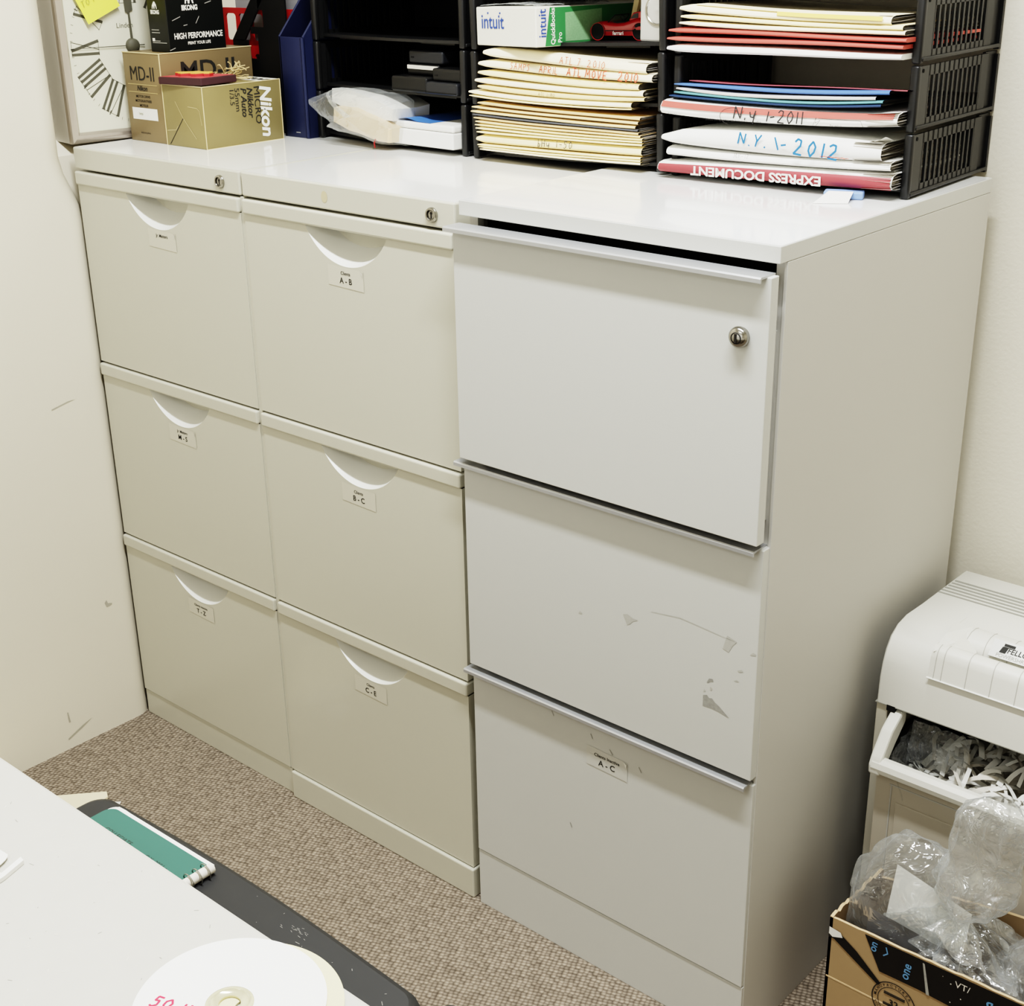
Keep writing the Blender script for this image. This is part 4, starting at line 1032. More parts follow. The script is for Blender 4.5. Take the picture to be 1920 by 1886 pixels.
# ------------------------------------------------------------------ left stack contents
def case(label, c, s, m, rot=0, rib=None, lab=None, name='cassette_case', group='small black cases in the left stack, second tray'):
    t = thing(name, label, 'case', (c[0], c[1], c[2]), group)
    xf = Matrix.Translation(c) @ Matrix.Rotation(math.radians(rot), 4, 'Z')
    mb = MB(); mb.box((-s[0] / 2, 0, 0), (s[0] / 2, s[1], s[2]), m, bev=min(.0035, s[2] * .3), xf=xf, seg=3); mb.build('shell', t)
    mb = MB()
    if rib: mb.box((-s[0] / 2 + .002, -.0006, s[2] * .12), (s[0] / 2 - .002, .001, s[2] * .20), 'gap', xf=xf)
    if lab: mb.box((-s[0] / 2 + .002, -.0008, s[2] * .52), (s[0] / 2 - .002, .002, s[2] * .86), lab, xf=xf)
    if not rib and not lab: mb.box((-s[0] / 2 + .006, -.0006, s[2] * .4), (-s[0] / 2 + .012, .001, s[2] * .52), 'gap', xf=xf)
    mb.build('seam' if not lab else 'spine_label', t)
S1 = 1.0004 + PITCH + .0092
Z = lambda x: S1
case('wide black case, lowest left one on the second tray of the left stack', (.4620, .272, S1), (.078, .10, .0215), 'cassette', -4, rib=True)
case('charcoal case, lowest right one on the second tray of the left stack', (.5300, .268, S1), (.066, .10, .0170), 'cassette2', -3, rib=True)
case('black case on top of the charcoal one in the left stack', (.5350, .275, S1 + .0175), (.060, .10, .0175), 'cassette', -3)
case('black case with a pale spine label, middle of its pile in the left stack', (.4740, .290, S1 + .0225), (.068, .09, .0155), 'cassette', -3, lab='page')
case('rounded dark case on top of its pile in the left stack second tray', (.4800, .290, S1 + .0385), (.072, .09, .0180), 'cassette2', -3)

# pads at the right of the bottom tray
S0 = 1.0004 + .0092
t = thing('paper_pad', 'thick white pad in the bottom tray of the left stack', 'pad', (.50, .33, S0))
xf = Matrix.Translation((.4955, .2600, S0)) @ Matrix.Rotation(math.radians(-2.5), 4, 'Z')
mb = MB(); mb.box((-.0620, 0, 0), (.0655, .15, .0225), 'env', bev=.002, xf=xf); mb.build('pages', t)
t = thing('paper_pad', 'thin booklet with a blue cover on top of the thick white pad', 'booklet', (.50, .33, S0 + .0225))
mb = MB(); mb.box((-.0660, .002, .0228), (.0650, .15, .0330), 'env', bev=.003, xf=xf); mb.build('pages', t)
mb = MB(); mb.grid(lambda u, v: (-.058 + .075 * u, .0035 + .14 * v, .0334 + .0035 * math.sin(PI * min(1, u * 1.6)) * (1 - v * .6)), 12, 4, 'bookblue', xf=xf); mb.build('cover', t)

# zip bag with two parcels, spilling out of the bottom tray
t = thing('paper_parcel', 'white paper parcel in the zip bag of the left stack', 'parcel', (.37, .30, 1.05))
mb = MB()
def par(c, s, m, rot, bend=0, seed=0):
    bm = bmesh.new(); bmesh.ops.create_cube(bm, size=1.0); bmesh.ops.subdivide_edges(bm, edges=bm.edges[:], cuts=5, use_grid_fill=True)
    for v in bm.verts:
        p = v.co.copy(); q = Vector((p.x * s[0], p.y * s[1], p.z * s[2]))
        k = 1 - .30 * (abs(p.x * 2) ** 4); q.z *= k; q.y *= 1 - .10 * (abs(p.x * 2) ** 4)
        q.z += -bend * (p.x * 2) ** 2 + .0025 * noise.noise(q * 60 + Vector((seed, 0, 0)))
        v.co = q
    mb.frombm(bm, m, Matrix.Translation(c) @ rot, smooth=True)
par((.3720, .300, 1.0630), (.155, .075, .026), 'paper', Matrix.Rotation(math.radians(-8), 4, 'Z') @ Matrix.Rotation(math.radians(7), 4, 'Y'), .004, 3); mb.build('wrapping', t)
t = thing('paper_parcel', 'beige parcel in the zip bag of the left stack, under the white one', 'parcel', (.38, .28, 1.03))
mb = MB(); par((.3850, .286, 1.0360), (.135, .080, .030), 'tanparcel', Matrix.Rotation(math.radians(-6), 4, 'Z') @ Matrix.Rotation(math.radians(9), 4, 'Y'), .003, 8); mb.build('wrapping', t)
t = thing('zip_bag', 'clear plastic zip bag spilling from the bottom tray of the left stack', 'plastic bag', (.37, .27, 1.0))
mb = MB()
out = [(.2390, 1.0594), (.2985, 1.0790), (.36, 1.0830), (.4240, 1.0800), (.4560, 1.0690), (.4590, 1.0300), (.4550, 1.0060), (.4190, 1.0045), (.3950, 1.0105), (.3260, 1.0180), (.2680, 1.0380)]
cxz = (.37, 1.045)
def zb_(u, v):
    k = u * len(out); i = int(k) % len(out); f = k - int(k)
    a = out[i]; b = out[(i + 1) % len(out)]
    x = a[0] + (b[0] - a[0]) * f; z = a[1] + (b[1] - a[1]) * f
    w = abs(v * 2 - 1); r = math.sqrt(max(0, 1 - (1 - w) ** 2)) if False else 1
    s = math.sin(PI * v) ** .55
    X = cxz[0] + (x - cxz[0]) * s; Zz = cxz[1] + (z - cxz[1]) * s
    y = .2720 - .045 * math.cos(PI * v) + .014 * (x < .30) 
    nn = noise.noise(Vector((X * 40, v * 4, Zz * 40)))
    return (X, y + .005 * nn + .03 * (v > .5) * 0, max(1.0028, Zz + .003 * nn))
mb.grid(zb_, 66, 18, 'zip', cu=True); mb.build('bag_film', t)
mb = MB(); mb.tube([(.4130, .246, 1.0030), (.4150, .243, 1.0100), (.4190, .242, 1.0160)], .0011, 'red', n=6); mb.build('red_zip_seal', t)

# ------------------------------------------------------------------ middle stack, third tray
sz = lambda x: 1.0004 + 2 * PITCH + .0095 + (x - .59) * .0358
ang = math.radians(-15)
t = thing('software_box', 'white software box with a green panel, on the third tray of the middle stack', 'box', (.70, .32, 1.156))
BX = Matrix.Translation((.7405, .2280, 1.1560)) @ Matrix.Rotation(ang, 4, 'Z') @ Matrix.Rotation(math.radians(-1.6), 4, 'Y')
L, Dp, Hh = .140, .170, .0490
mb = MB(); mb.box((-L, 0, .0004), (0, Dp, Hh), 'wbox', bev=.0015, xf=BX)
mb.text('intuit', .0260, 'ibl', BX @ frame((-L + .040, -.0006, .0300), (1, 0, 0), (0, 0, 1)), bold=.01)
for dx in (-.0105, .0185): mb.box((-L + .040 + dx - .0012, -.0008, .0405), (-L + .040 + dx + .0012, 0, .0425), 'ibl', xf=BX)
RF = lambda y, z: BX @ frame((.0006, y, z), (0, 0, 1), (0, -1, 0))
mb.add([BX @ Vector(p) for p in [(.0003, .014, .001), (.0003, Dp - .001, .001), (.0003, Dp - .001, Hh - .001), (.0003, .022, Hh - .001)]], [[0, 1, 2, 3]], 'igr')
mb.add([BX @ Vector(p) for p in [(.0005, .046, .006), (.0005, .105, .006), (.0005, .105, Hh - .005), (.0005, .046, Hh - .008)]], [[0, 1, 2, 3]], 'igr2')
mb.text('intuit', .0165, 'ibl', RF(.0105, .0290), bold=.01); mb.text('QuickBooks', .0090, 'white_ink', RF(.0265, .0250), bold=.02); mb.text('Pro', .0090, 'white_ink', RF(.0375, .0110), bold=.01)
mb.build('carton', t)
t = thing('plastic_sleeve', 'crumpled clear plastic sleeve lying on the white software box', 'plastic', (.69, .30, 1.206))
mb = MB(); mb.grid(lambda u, v: BX @ Vector((-L * .98 + L * .93 * u, .004 + .12 * v, Hh + .0012 + .004 * abs(noise.noise(Vector((u * 6, v * 5, 1)))) + .002 * math.sin(PI * u))), 24, 16, 'film'); mb.build('sleeve', t)
t = thing('index_card', 'cream card standing behind the toy car on the third tray', 'card', (.80, .36, 1.165))
mb = MB(); mb.add([(.7930, .352, 1.1690), (.7985, .354, 1.1690), (.8110, .360, 1.235), (.8040, .358, 1.235)], [[0, 1, 2, 3]], 'pale'); mb.add([(.7985, .354, 1.1690), (.8000, .358, 1.1690), (.8125, .364, 1.235), (.8110, .360, 1.235)], [[0, 1, 2, 3]], 'manila'); mb.build('card', t)
t = thing('paper_sheet', 'crumpled white paper behind the toy car on the third tray', 'paper', (.84, .385, 1.168))
mb = MB(); mb.grid(lambda u, v: (.800 + .085 * u, .378 + .004 * math.sin(6 * u + 3 * v), 1.1685 + .055 * v + .01 * u * v), 8, 6, 'paper'); mb.build('sheet', t)

# toy car
t = thing('toy_car', 'red open-top toy sports car on the third tray of the middle stack', 'toy car', (.81, .335, 1.166))
CL = .098
CM = Matrix.Translation((.7530, .3300, sz(.80) + .0002)) @ Matrix.Scale(1.14, 4) @ Matrix.Rotation(math.radians(1.5), 4, 'Z') @ Matrix.Rotation(math.radians(-1.6), 4, 'Y')
st = [(.000, .0040, .0086, .012), (.006, .0034, .0122, .0168), (.014, .0032, .0166, .0192), (.021, .0034, .0188, .0200), (.028, .0034, .0190, .0200), (.036, .0034, .0176, .0199), (.046, .0034, .0168, .0198), (.056, .0034, .0176, .0200), (.064, .0034, .0200, .0204), (.072, .0034, .0222, .0206), (.080, .0034, .0226, .0206), (.090, .0040, .0214, .0200), (.098, .0060, .0186, .0184)]
mb = MB()
def sec(x, z0, z1, w):
    zm = z0 + (z1 - z0) * .50
    return [(x, -w * .92, z0), (x, -w, zm * .9), (x, -w * .99, zm), (x, -w * .94, z0 + (z1 - z0) * .80), (x, -w * .80, z1 * .985), (x, -w * .4, z1), (x, w * .4, z1), (x, w * .80, z1 * .985), (x, w * .94, z0 + (z1 - z0) * .80), (x, w * .99, zm), (x, w, zm * .9), (x, w * .92, z0)]
vs = []; n = 12
for s in st: vs += sec(*s)
fs = [[i * n + k, (i + 1) * n + k, (i + 1) * n + (k + 1) % n, i * n + (k + 1) % n] for i in range(len(st) - 1) for k in range(n)]
fs += [list(range(n)), [(len(st) - 1) * n + k for k in range(n)][::-1]]
mb.add(vs, fs, 'carred', xf=CM, smooth=True)
for wx in (.0215, .0785):      # wheel arches
    for sy in (-1, 1):
        mb.lathe([(.0092, 0), (.0096, .0005), (.0096, .0009), (.0090, .0009)], 'carred', CM @ Matrix.Translation((wx, sy * .0200, .0080)) @ Matrix.Rotation(sy * -PI / 2, 4, 'X'), n=24)
        mb.lathe([(0, .0004), (.0092, .0004)], 'tyre', CM @ Matrix.Translation((wx, sy * .0198, .0080)) @ Matrix.Rotation(sy * -PI / 2, 4, 'X'), n=24)
mb.box((.039, -.0150, .0150), (.060, .0150, .0180), 'tyre', xf=CM)
mb.box((.032, -.0212, .0085), (.071, -.0196, .0093), 'tyre', xf=CM)
mb.text('ferrari', .0058, 'paper', CM @ frame((.050, -.0212, .0062), (1, 0, 0), (0, 0, 1)), bold=.02)
mb.build('car_body', t)
mb = MB(); mb.prism([(.060, .0190), (.066, .0275), (.076, .0292), (.089, .0262), (.096, .0200)], 'y', -.0150, .0150, 'carred', xf=CM, bev=.0012); mb.prism([(.063, .0212), (.0675, .0264), (.0735, .0274), (.0735, .0222)], 'y', -.0154, .0154, 'glassdark', xf=CM); mb.build('roof', t)
mb = MB(); mb.add([(.033, -.0165, .0178), (.033, .0165, .0178), (.041, .0140, .0250), (.041, -.0140, .0250)], [[0, 1, 2, 3]], 'zip', xf=CM); mb.tube([(.033, -.0165, .0178), (.041, -.0140, .0250), (.041, .0140, .0250), (.033, .0165, .0178)], .0006, 'tyre', n=5, xf=CM); mb.build('windscreen', t)
mb = MB(); mb.lathe([(.0034, -.0005), (.0038, 0), (.0034, .0005), (.0030, 0), (.0034, -.0005)], 'tyre', CM @ Matrix.Translation((.046, -.006, .0218)) @ Matrix.Rotation(math.radians(60), 4, 'Y'), n=16); mb.build('steering_wheel', t)
mb = MB(); mb.box((.090, -.0190, .0262), (.0985, .0190, .0275), 'tyre', bev=.0004, xf=CM); mb.build('spoiler', t)
for wx in (.0215, .0785):
    for sy in (-1, 1):
        W = CM @ Matrix.Translation((wx, sy * .0172, .0082)) @ Matrix.Rotation(sy * -PI / 2, 4, 'X') @ Matrix.Rotation(PI, 4, 'X')
        W = CM @ Matrix.Translation((wx, sy * .0165, .0082)) @ Matrix.Rotation(sy * PI / 2, 4, 'X')
        mb = MB(); mb.lathe([(.0052, -.0040), (.0078, -.0040), (.0083, -.0030), (.0083, .0042), (.0078, .0052), (.0052, .0054), (.0050, .0046)], 'tyre', W, n=28)
        wh = mb.build('wheel', t)
        mb = MB(); mb.lathe([(.0051, .0050), (.0046, .0046), (.0036, .0036), (.0022, .0040), (.0014, .0048), (0, .0050)], 'chrome', W, n=24)
        for k in range(5):
            a = 2 * PI * k / 5; mb.tube([(0, 0, .0048), (.0048 * math.cos(a), .0048 * math.sin(a), .0047)], .0007, 'chrome', n=5, xf=W)
        mb.build('hub', wh)

# silver speaker
t = thing('speaker', 'small silver speaker at the right end of the third tray in the middle stack', 'speaker', (.888, .30, 1.17))
z0 = sz(.885)
mb = MB(); mb.box((.8690, .2740, z0), (.9075, .315, z0 + .062), 'silver', bev=.0025); mb.build('cabinet', t)
mb = MB(); W = Matrix.Translation((.8960, .2738, z0 + .0370)) @ Matrix.Rotation(PI / 2, 4, 'X')
mb.lathe([(.0185, 0), (.0185, .0012), (.0165, .0014), (.0155, .0004)], 'chrome', W, n=40); mb.lathe([(.0155, .0006), (.0110, .0018), (.0070, .0006), (0, .0026)], 'silver', W, n=40); mb.build('driver', t)

# ================================================================== PAPER SHREDDER
SX0, SX1 = 1.2836, 1.655
t = thing('paper_shredder', 'grey-white paper shredder standing beside the white cabinet', 'paper shredder', (1.47, .34, 0))
mb = MB()
prof = [(.462, .4050), (.462, .4940), (.455, .5000), (.330, .5010), (.285, .5030), (.262, .4990), (.246, .4900), (.236, .4760), (.2305, .4600), (.2270, .4400), (.2255, .4050)]
# left cheek of the housing: full rounded profile; the feed opening starts further right
def shell(xa, xb, pr, m='shred', bl=0.0):
    n = len(pr); vs = []
    rows = [(xa, .006), (xa + .0012, .0025), (xa + .004, 0)] if bl else [(xa, 0)]
    rows += [(xb, 0)]
    cy, cz = .34, .44
    for x, g in rows:
        for p in pr:
            vs.append((x, p[0] + (g if p[0] < cy else -g), p[1] - (g if p[1] > .45 else 0)))
    fs = [[i * n + k, i * n + (k + 1) % n, (i + 1) * n + (k + 1) % n, (i + 1) * n + k] for i in range(len(rows) - 1) for k in range(n)]
    fs += [list(range(n)), [(len(rows) - 1) * n + k for k in range(n)][::-1]]
    bm = bmesh.new(); bv = [bm.verts.new(v) for v in vs]
    for f in fs: bm.faces.new([bv[i] for i in f])
    bmesh.ops.recalc_face_normals(bm, faces=bm.faces[:])
    mb.frombm(bm, m, smooth=True)
FX = 1.3460
shell(SX0, FX, prof, bl=1)
shell(FX, SX1, [(.462, .4050), (.462, .4940), (.455, .5000), (.330, .5010), (.3040, .5016), (.3040, .4700), (.2420, .4700), (.2420, .4600), (.2290, .4580), (.2270, .4400), (.2255, .4050)])
for i in range(6):       # cooling grooves
    y = .4160 - i * .0088
    mb.box((1.2895 - .0005 * i, y - .0016, .4985), (SX1 - .01, y + .0016, .50095 + .0002), 'groove')
mb.box((SX0 - .0002, .2254, .4040), (SX1, .46, .4052), 'groove')
mb.box((1.2990, .2250, .3980), (1.3100, .2600, .4056), 'gap')
mb.build('housing', t)
mb = MB()                 # ribbed front bar
NB = 14
def barp(v):
    a = v * PI * .62
    return (.2490 - .0215 * math.sin(min(PI / 2, a * .9)) - .0018 * v, .4985 - .037 * (v ** 1.6))
pts = [(.2520, .4720), (.2520, .4960), (.2490, .4988), (.2425, .4996), (.2360, .4980), (.2320, .4935), (.2298, .4860), (.2262, .4640), (.2256, .4615), (.2300, .4605)]
mb.prism(pts, 'x', FX, SX1 - .012, 'shred')
for i in range(10):
    x = FX + .0070 + i * .0298 - (.0205 if i > 0 else 0) + (.0 if i == 0 else 0)
    mb.tube([(x, p[0] - .0001, p[1] + .0001) for p in pts[1:9]], .00055, 'seam', n=5)
mb.tube([(FX - .001, .2254, .4608), (SX1 - .012, .2254, .4608)], .0011, 'disc', n=6)
mb.build('feed_bar', t)
mb = MB()                 # rear guide of the feed slot carrying the maker's plate
pts2 = [(.3040, .4720), (.2640, .4720), (.2645, .4860), (.2670, .4950), (.2730, .5025), (.2830, .5062), (.2950, .5060), (.3045, .5030)]
mb.prism(pts2, 'x', 1.3660, SX1 - .012, 'shred')
for x in (1.3705, 1.3940, 1.4230, 1.4530): mb.tube([(x, p[0] - .0001, p[1] + .0002) for p in pts2[1:8]], .0005, 'seam', n=5)
mb.build('feed_guide', t)
mb = MB()
px = Vector((1, 0, 0)); a_ = Vector((0, .2668, .4930)); b_2 = Vector((0, .2835, .5072)); py = (b_2 - a_).normalized()
o = Vector((1.4010, a_.y - .0030, a_.z + .0018)); pl = frame(o, px, py); hgt = (b_2 - a_).length
mb.box((0, -.001, 0), (.100, hgt, .0012), 'stickerw', xf=pl)
mb.prism([(.0135, .0155), (.0135, .0190), (.0265, .0190), (.0265, .0155)], 'z', .0012, .0016, 'ink', xf=pl)
mb.prism([(.0105, .0065), (.0125, .0145), (.0195, .0145), (.0178, .0065)], 'z', .0012, .0016, 'ink', xf=pl)
mb.prism([(.0135, .0150), (.0265, .0150), (.0262, .0143), (.0135, .0143)], 'z', .0012, .0016, 'ink', xf=pl)
mb.text('FELLOWES', .0098, 'ink', pl @ Matrix.Translation((.0190, .0110, .0015)), align='LEFT', bold=.012, shear=.12, sx=.92)
mb.text('POWERSHRED', .0068, 'groove', pl @ Matrix.Translation((.0080, .0028, .0015)), align='LEFT', sx=.95)
mb.build('maker_plate', t)
mb = MB()                 # angled wedge where the paper feeds in
mb.add([(1.3480, .2300, .4945), (1.3640, .2520, .5030), (1.3440, .2990, .5055), (1.3660, .2960, .5070), (1.3920, .2560, .4880), (1.3640, .2480, .4980), (1.348, .262, .5062)],
       [[0, 5, 1, 6], [6, 1, 3, 2], [1, 5, 4], [1, 4, 3]], 'shred'); mb.build('side_guide', t)
for xa, xb in ((SX0, SX0 + .0150), (SX1 - .015, SX1)):
    mb = MB(); mb.box((xa, .2290, .0), (xb, .4600, .4038), 'shredbody', bev=.0015); mb.build('cabinet_side', t)
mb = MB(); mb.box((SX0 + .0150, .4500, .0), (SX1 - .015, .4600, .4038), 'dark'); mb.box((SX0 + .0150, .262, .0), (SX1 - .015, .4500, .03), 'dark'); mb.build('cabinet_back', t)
BX0, BX1 = 1.3035, 1.6370
mb = MB(); mb.prism([(.2040, .0350), (.2020, .3400), (.2070, .3400), (.2090, .0350)], 'x', BX0 + .002, BX1 - .002, 'shredbin')
for x0_, x1_, z0_, z1_ in [(BX0 + .020, BX1 - .020, .312, .3135), (BX0 + .022, BX0 + .0235, .06, .312)]:
    mb.box((x0_, .2012, z0_), (x1_, .2030, z1_), 'seam')
mb.box((BX0 + .030, .2005, .06), (BX1 - .030, .2030, .290), 'shredbin', bev=.001)
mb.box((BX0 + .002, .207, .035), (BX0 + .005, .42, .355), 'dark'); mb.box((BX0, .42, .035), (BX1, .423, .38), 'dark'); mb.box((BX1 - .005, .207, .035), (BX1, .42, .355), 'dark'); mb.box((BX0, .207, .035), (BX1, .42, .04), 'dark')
b1 = mb.build('waste_bin', t)
mb = MB()                 # thick rounded rim of the pulled-out bin
pr = []
for i in range(10):
    a = 2 * PI * i / 10; pr.append((.1880 + .0105 * math.cos(a), .3430 + .0115 * math.sin(a)))
mb.prism(pr, 'x', BX0 + .004, BX1 - .004, 'shred')
mb.prism([(.1795, .3320), (.1780, .3450), (.1830, .3560), (.2050, .3840), (.2300, .4000), (.2420, .4000), (.2420, .3820), (.2180, .3600), (.2000, .3400), (.1950, .3330)], 'x', BX0, BX0 + .0155, 'shred', bev=.0030)
mb.prism([(.1795, .3320), (.1780, .3450), (.1830, .3560), (.2050, .3840), (.2300, .4000), (.2420, .4000), (.2420, .3820), (.2180, .3600), (.2000, .3400), (.1950, .3330)], 'x', BX1 - .0155, BX1, 'shred', bev=.0030)
mb.build('rim', b1)
# liner and shreds in the bin
t = thing('bin_liner', 'clear plastic liner inside the open shredder bin', 'plastic bag', (1.46, .3, .2))
mb = MB()
mb.grid(lambda u, v: (BX0 + .018 + (BX1 - BX0 - .036) * u, .1990 + .0085 * v + .004 * noise.noise(Vector((u * 22, v * 3, 0))), .3530 - .05 * v + .004 * noise.noise(Vector((u * 18, 4, v * 3)))), 40, 6, 'clearfilm')
mb.grid(lambda u, v: (BX0 + .019 + .006 * noise.noise(Vector((u * 9, v * 7, 2))) + .02 * v, .2000 + .10 * u, .3560 + .035 * u - .06 * v), 14, 8, 'clearfilm')
mb.grid(lambda u, v: (BX0 + .024 + .075 * u, .232 + .012 * v + .006 * noise.noise(Vector((u * 9, v * 5, 7))), .3350 + .052 * v), 14, 8, 'film')
mb.build('liner_film', t)
t = thing('paper_shreds', 'white shredded paper strips heaped in the open shredder bin', 'shredded paper', (1.46, .3, .3))
t['kind'] = 'stuff'
mb = MB(); rnd = random.Random(9)
mb.grid(lambda u, v: (1.345 + (BX1 - 1.345 - .01) * u, .2080 + .20 * v, .300 + .02 * math.sin(PI * u) + .012 * noise.noise(Vector((u * 9, v * 5, 3)))), 30, 14, 'page')
for i in range(260):
    x = rnd.uniform(1.335, BX1 - .02); y = rnd.uniform(.207, .33); z = .312 + .030 * min(1, (x - 1.325) / .08) + rnd.uniform(-.012, .012)
    ln = rnd.uniform(.03, .075); a = rnd.gauss(1.35, .38) if rnd.random() < .75 else rnd.uniform(0, PI); w = rnd.uniform(.0022, .0042); el = rnd.uniform(.1, .75); cv = rnd.uniform(-.9, .9)
    vs = []; N = 7
    px_, py_, pz_ = x, y, z - .012
    for k in range(N + 1):
        vs += [(px_ - w * math.sin(a), py_ + w * math.cos(a) * .5, pz_ + w * .35), (px_ + w * math.sin(a), py_ - w * math.cos(a) * .5, pz_ - w * .35)]
        s_ = ln / N
        px_ += math.cos(a) * math.cos(el) * s_; py_ = min(.33, max(.2065, py_ + math.sin(a) * math.cos(el) * s_)); pz_ = min(.376, pz_ + math.sin(el) * s_)
        el -= .16; a += cv / N
        px_ = min(BX1 - .012, max(1.330, px_))
    mb.add(vs, [[2 * k, 2 * k + 1, 2 * k + 3, 2 * k + 2] for k in range(N)], 'paper' if i % 3 else 'page', smooth=True)
o = mb.build('strips', t); o['kind'] = 'stuff'

# ================================================================== CARDBOARD BOX WITH PLASTIC BAGS
t = thing('cardboard_carton', 'open brown cardboard carton with black tape, on the carpet in front of the shredder', 'box', (1.49, .13, 0))
X0, X1, Y0, Y1 = 1.3345, 1.660, .050, .178
TH = .0038
rnd = random.Random(21)
def panel(a, b, z1a, z1b, inward, rag, n=36, m='card'):
    """upright corrugated panel from a to b (plan), ragged along its top"""
    mb = MB(); a = Vector((a[0], a[1], 0)); b = Vector((b[0], b[1], 0)); q = Vector((inward[0], inward[1], 0)) * TH
    vs = []
    for i in range(n + 1):
        s = i / n; p = a + (b - a) * s; z = z1a + (z1b - z1a) * s + rnd.uniform(-rag, rag)
        vs += [(p.x, p.y, 0.0005), (p.x, p.y, z), (p.x + q.x, p.y + q.y, z - .0004), (p.x + q.x, p.y + q.y, .0005)]
    for k, mm in ((0, m), (1, 'card_edge'), (2, 'card_in')):
        mb.add(vs, [[4 * i + k, 4 * i + 4 + k, 4 * i + 5 + k, 4 * i + 1 + k] for i in range(n)], mm)
    mb.add(vs, [[0, 1, 2, 3], [4 * n, 4 * n + 3, 4 * n + 2, 4 * n + 1]], 'card_edge')
    return mb
mb = panel((X0, Y0), (X1, Y0), .2110, .2175, (0, 1), .0007)
mb.box((X0 + .001, Y0 - .0004, .1236), (X1 - .001, Y0 + .001, .1256), 'card_edge')
FR = lambda x, z: frame((x, Y0 - .0006, z), (1, 0, 0), (0, 0, 1))
fp = mb.build('front_panel', t)
mb = MB()
tp = [(1.3800, .2100), (1.6590, .2160), (1.6590, .1560), (1.55, .1640), (1.45, .1690), (1.4020, .1680)]
mb.add([(p[0], Y0 - .0009, p[1]) for p in tp], [list(range(len(tp)))], 'tape')
tp = [(1.3348, .1830), (1.3420, .1830), (1.3640, .1700), (1.4020, .1480), (1.4050, .1520), (1.3720, .1800), (1.3480, .1950), (1.3348, .1960)]
mb.add([(p[0], Y0 - .0010, p[1]) for p in tp], [list(range(len(tp)))], 'tape')
tp = [(1.3352, .1980), (1.3500, .1960), (1.3530, .1900), (1.3400, .1850), (1.3352, .1880)]
mb.add([(p[0], Y0 - .0014, p[1]) for p in tp], [list(range(len(tp)))], 'env')
V = lambda x, z: frame((x, Y0 - .0014, z), (.12, 0, 1), (-1, 0, .12))
mb.text('one', .0150, 'tape_bl', V(1.4340, .1860), bold=.02); mb.text('on', .0135, 'tape_bl', V(1.3920, .1990), bold=.02)
mb.ribbon([(-.006, .004), (0, .0), (.007, .004)], .0016, 'tape_bl', frame((1.4100, Y0 - .0014, .1980), (.2, 0, 1), (-1, 0, .2)))
mb.add([(1.4520, Y0 - .0014, .2085), (1.4545, Y0 - .0014, .2085), (1.4640, Y0 - .0014, .1680), (1.4600, Y0 - .0014, .1680)], [[0, 1, 2, 3]], 'scuff')
mb.text('VT/', .0120, 'page', frame((1.5000, Y0 - .0014, .2005), (1, 0, 0), (0, 0, 1))); mb.text('q', .016, 'tape_bl', frame((1.5320, Y0 - .0014, .1960), (1, 0, 0), (0, 0, 1)), bold=.03); mb.text('11', .011, 'scuff', frame((1.5530, Y0 - .0014, .190), (1, 0, .1), (-.1, 0, 1)))
for i in range(16):
    x = rnd.uniform(1.47, 1.64); z = rnd.uniform(.170, .208); s = rnd.uniform(.0005, .0014)
    mb.add([(x, Y0 - .0013, z), (x + s, Y0 - .0013, z), (x + s, Y0 - .0013, z + s), (x, Y0 - .0013, z + s)], [[0, 1, 2, 3]], 'page')
mb.build('printed_tape', fp)
mb = MB()
def ringm(cx, cz, r0, r1):
    vs = []; N = 40
    for i in range(N):
        a = 2 * PI * i / N; vs += [(cx + r0 * math.cos(a), Y0 - .0007, cz + r0 * math.sin(a)), (cx + r1 * math.cos(a), Y0 - .0007, cz + r1 * math.sin(a))]
    mb.add(vs, [[2 * i, 2 * i + 1, (2 * i + 3) % (2 * N), (2 * i + 2) % (2 * N)] for i in range(N)], 'ink')
SCX, SCZ = 1.4230, .1330
ringm(SCX, SCZ, .0265, .0278); ringm(SCX, SCZ, .0195, .0203)
for i, ch in enumerate('BOX MANUFACTURER CERTIFICATE '):
    a = PI * 1.25 - 2 * PI * i / 29
    if ch != ' ': mb.text(ch, .0050, 'ink', frame((SCX + .0232 * math.cos(a), Y0 - .0008, SCZ + .0232 * math.sin(a)), (math.sin(a), 0, -math.cos(a)), (math.cos(a), 0, math.sin(a))), bold=.01)
mb.text('32', .012, 'ink', FR(SCX, SCZ - .002), bold=.02)
for i in range(4): mb.box((SCX - .013, Y0 - .0008, SCZ + .008 + .0022 * i - .02 * (i > 1)), (SCX + .013, Y0, SCZ + .0090 + .0022 * i - .02 * (i > 1)), 'ink')
mb.build('round_seal', fp)
mb = MB()
mb.text('corrugated', .0125, 'ink', frame((1.5120, Y0 - .0008, .1500), (-1, 0, 0), (0, 0, -1)), bold=.015)
mb.build('printed_lettering', fp)
mb = MB(); ringm(1.5200, .1150, .0250, .0275); ringm(1.5200, .1150, .0160, .0180); mb.build('recycling_ring', fp)
mb = panel((X0, Y0), (X0, Y1), .2110, .2080, (1, 0), .0030, n=22); mb.build('side_panel', t)
mb = panel((X1, Y0), (X1, Y1), .2170, .2250, (-1, 0), .0008, n=10); mb.build('side_panel', t)
mb = panel((X0, Y1), (X1, Y1), .1950, .2500, (0, -1), .0007); mb.build('back_panel', t)
mb = MB(); mb.box((X0 + .004, Y0 + .004, .0008), (X1 - .004, Y1 - .004, .004), 'card_in'); mb.build('bottom', t)

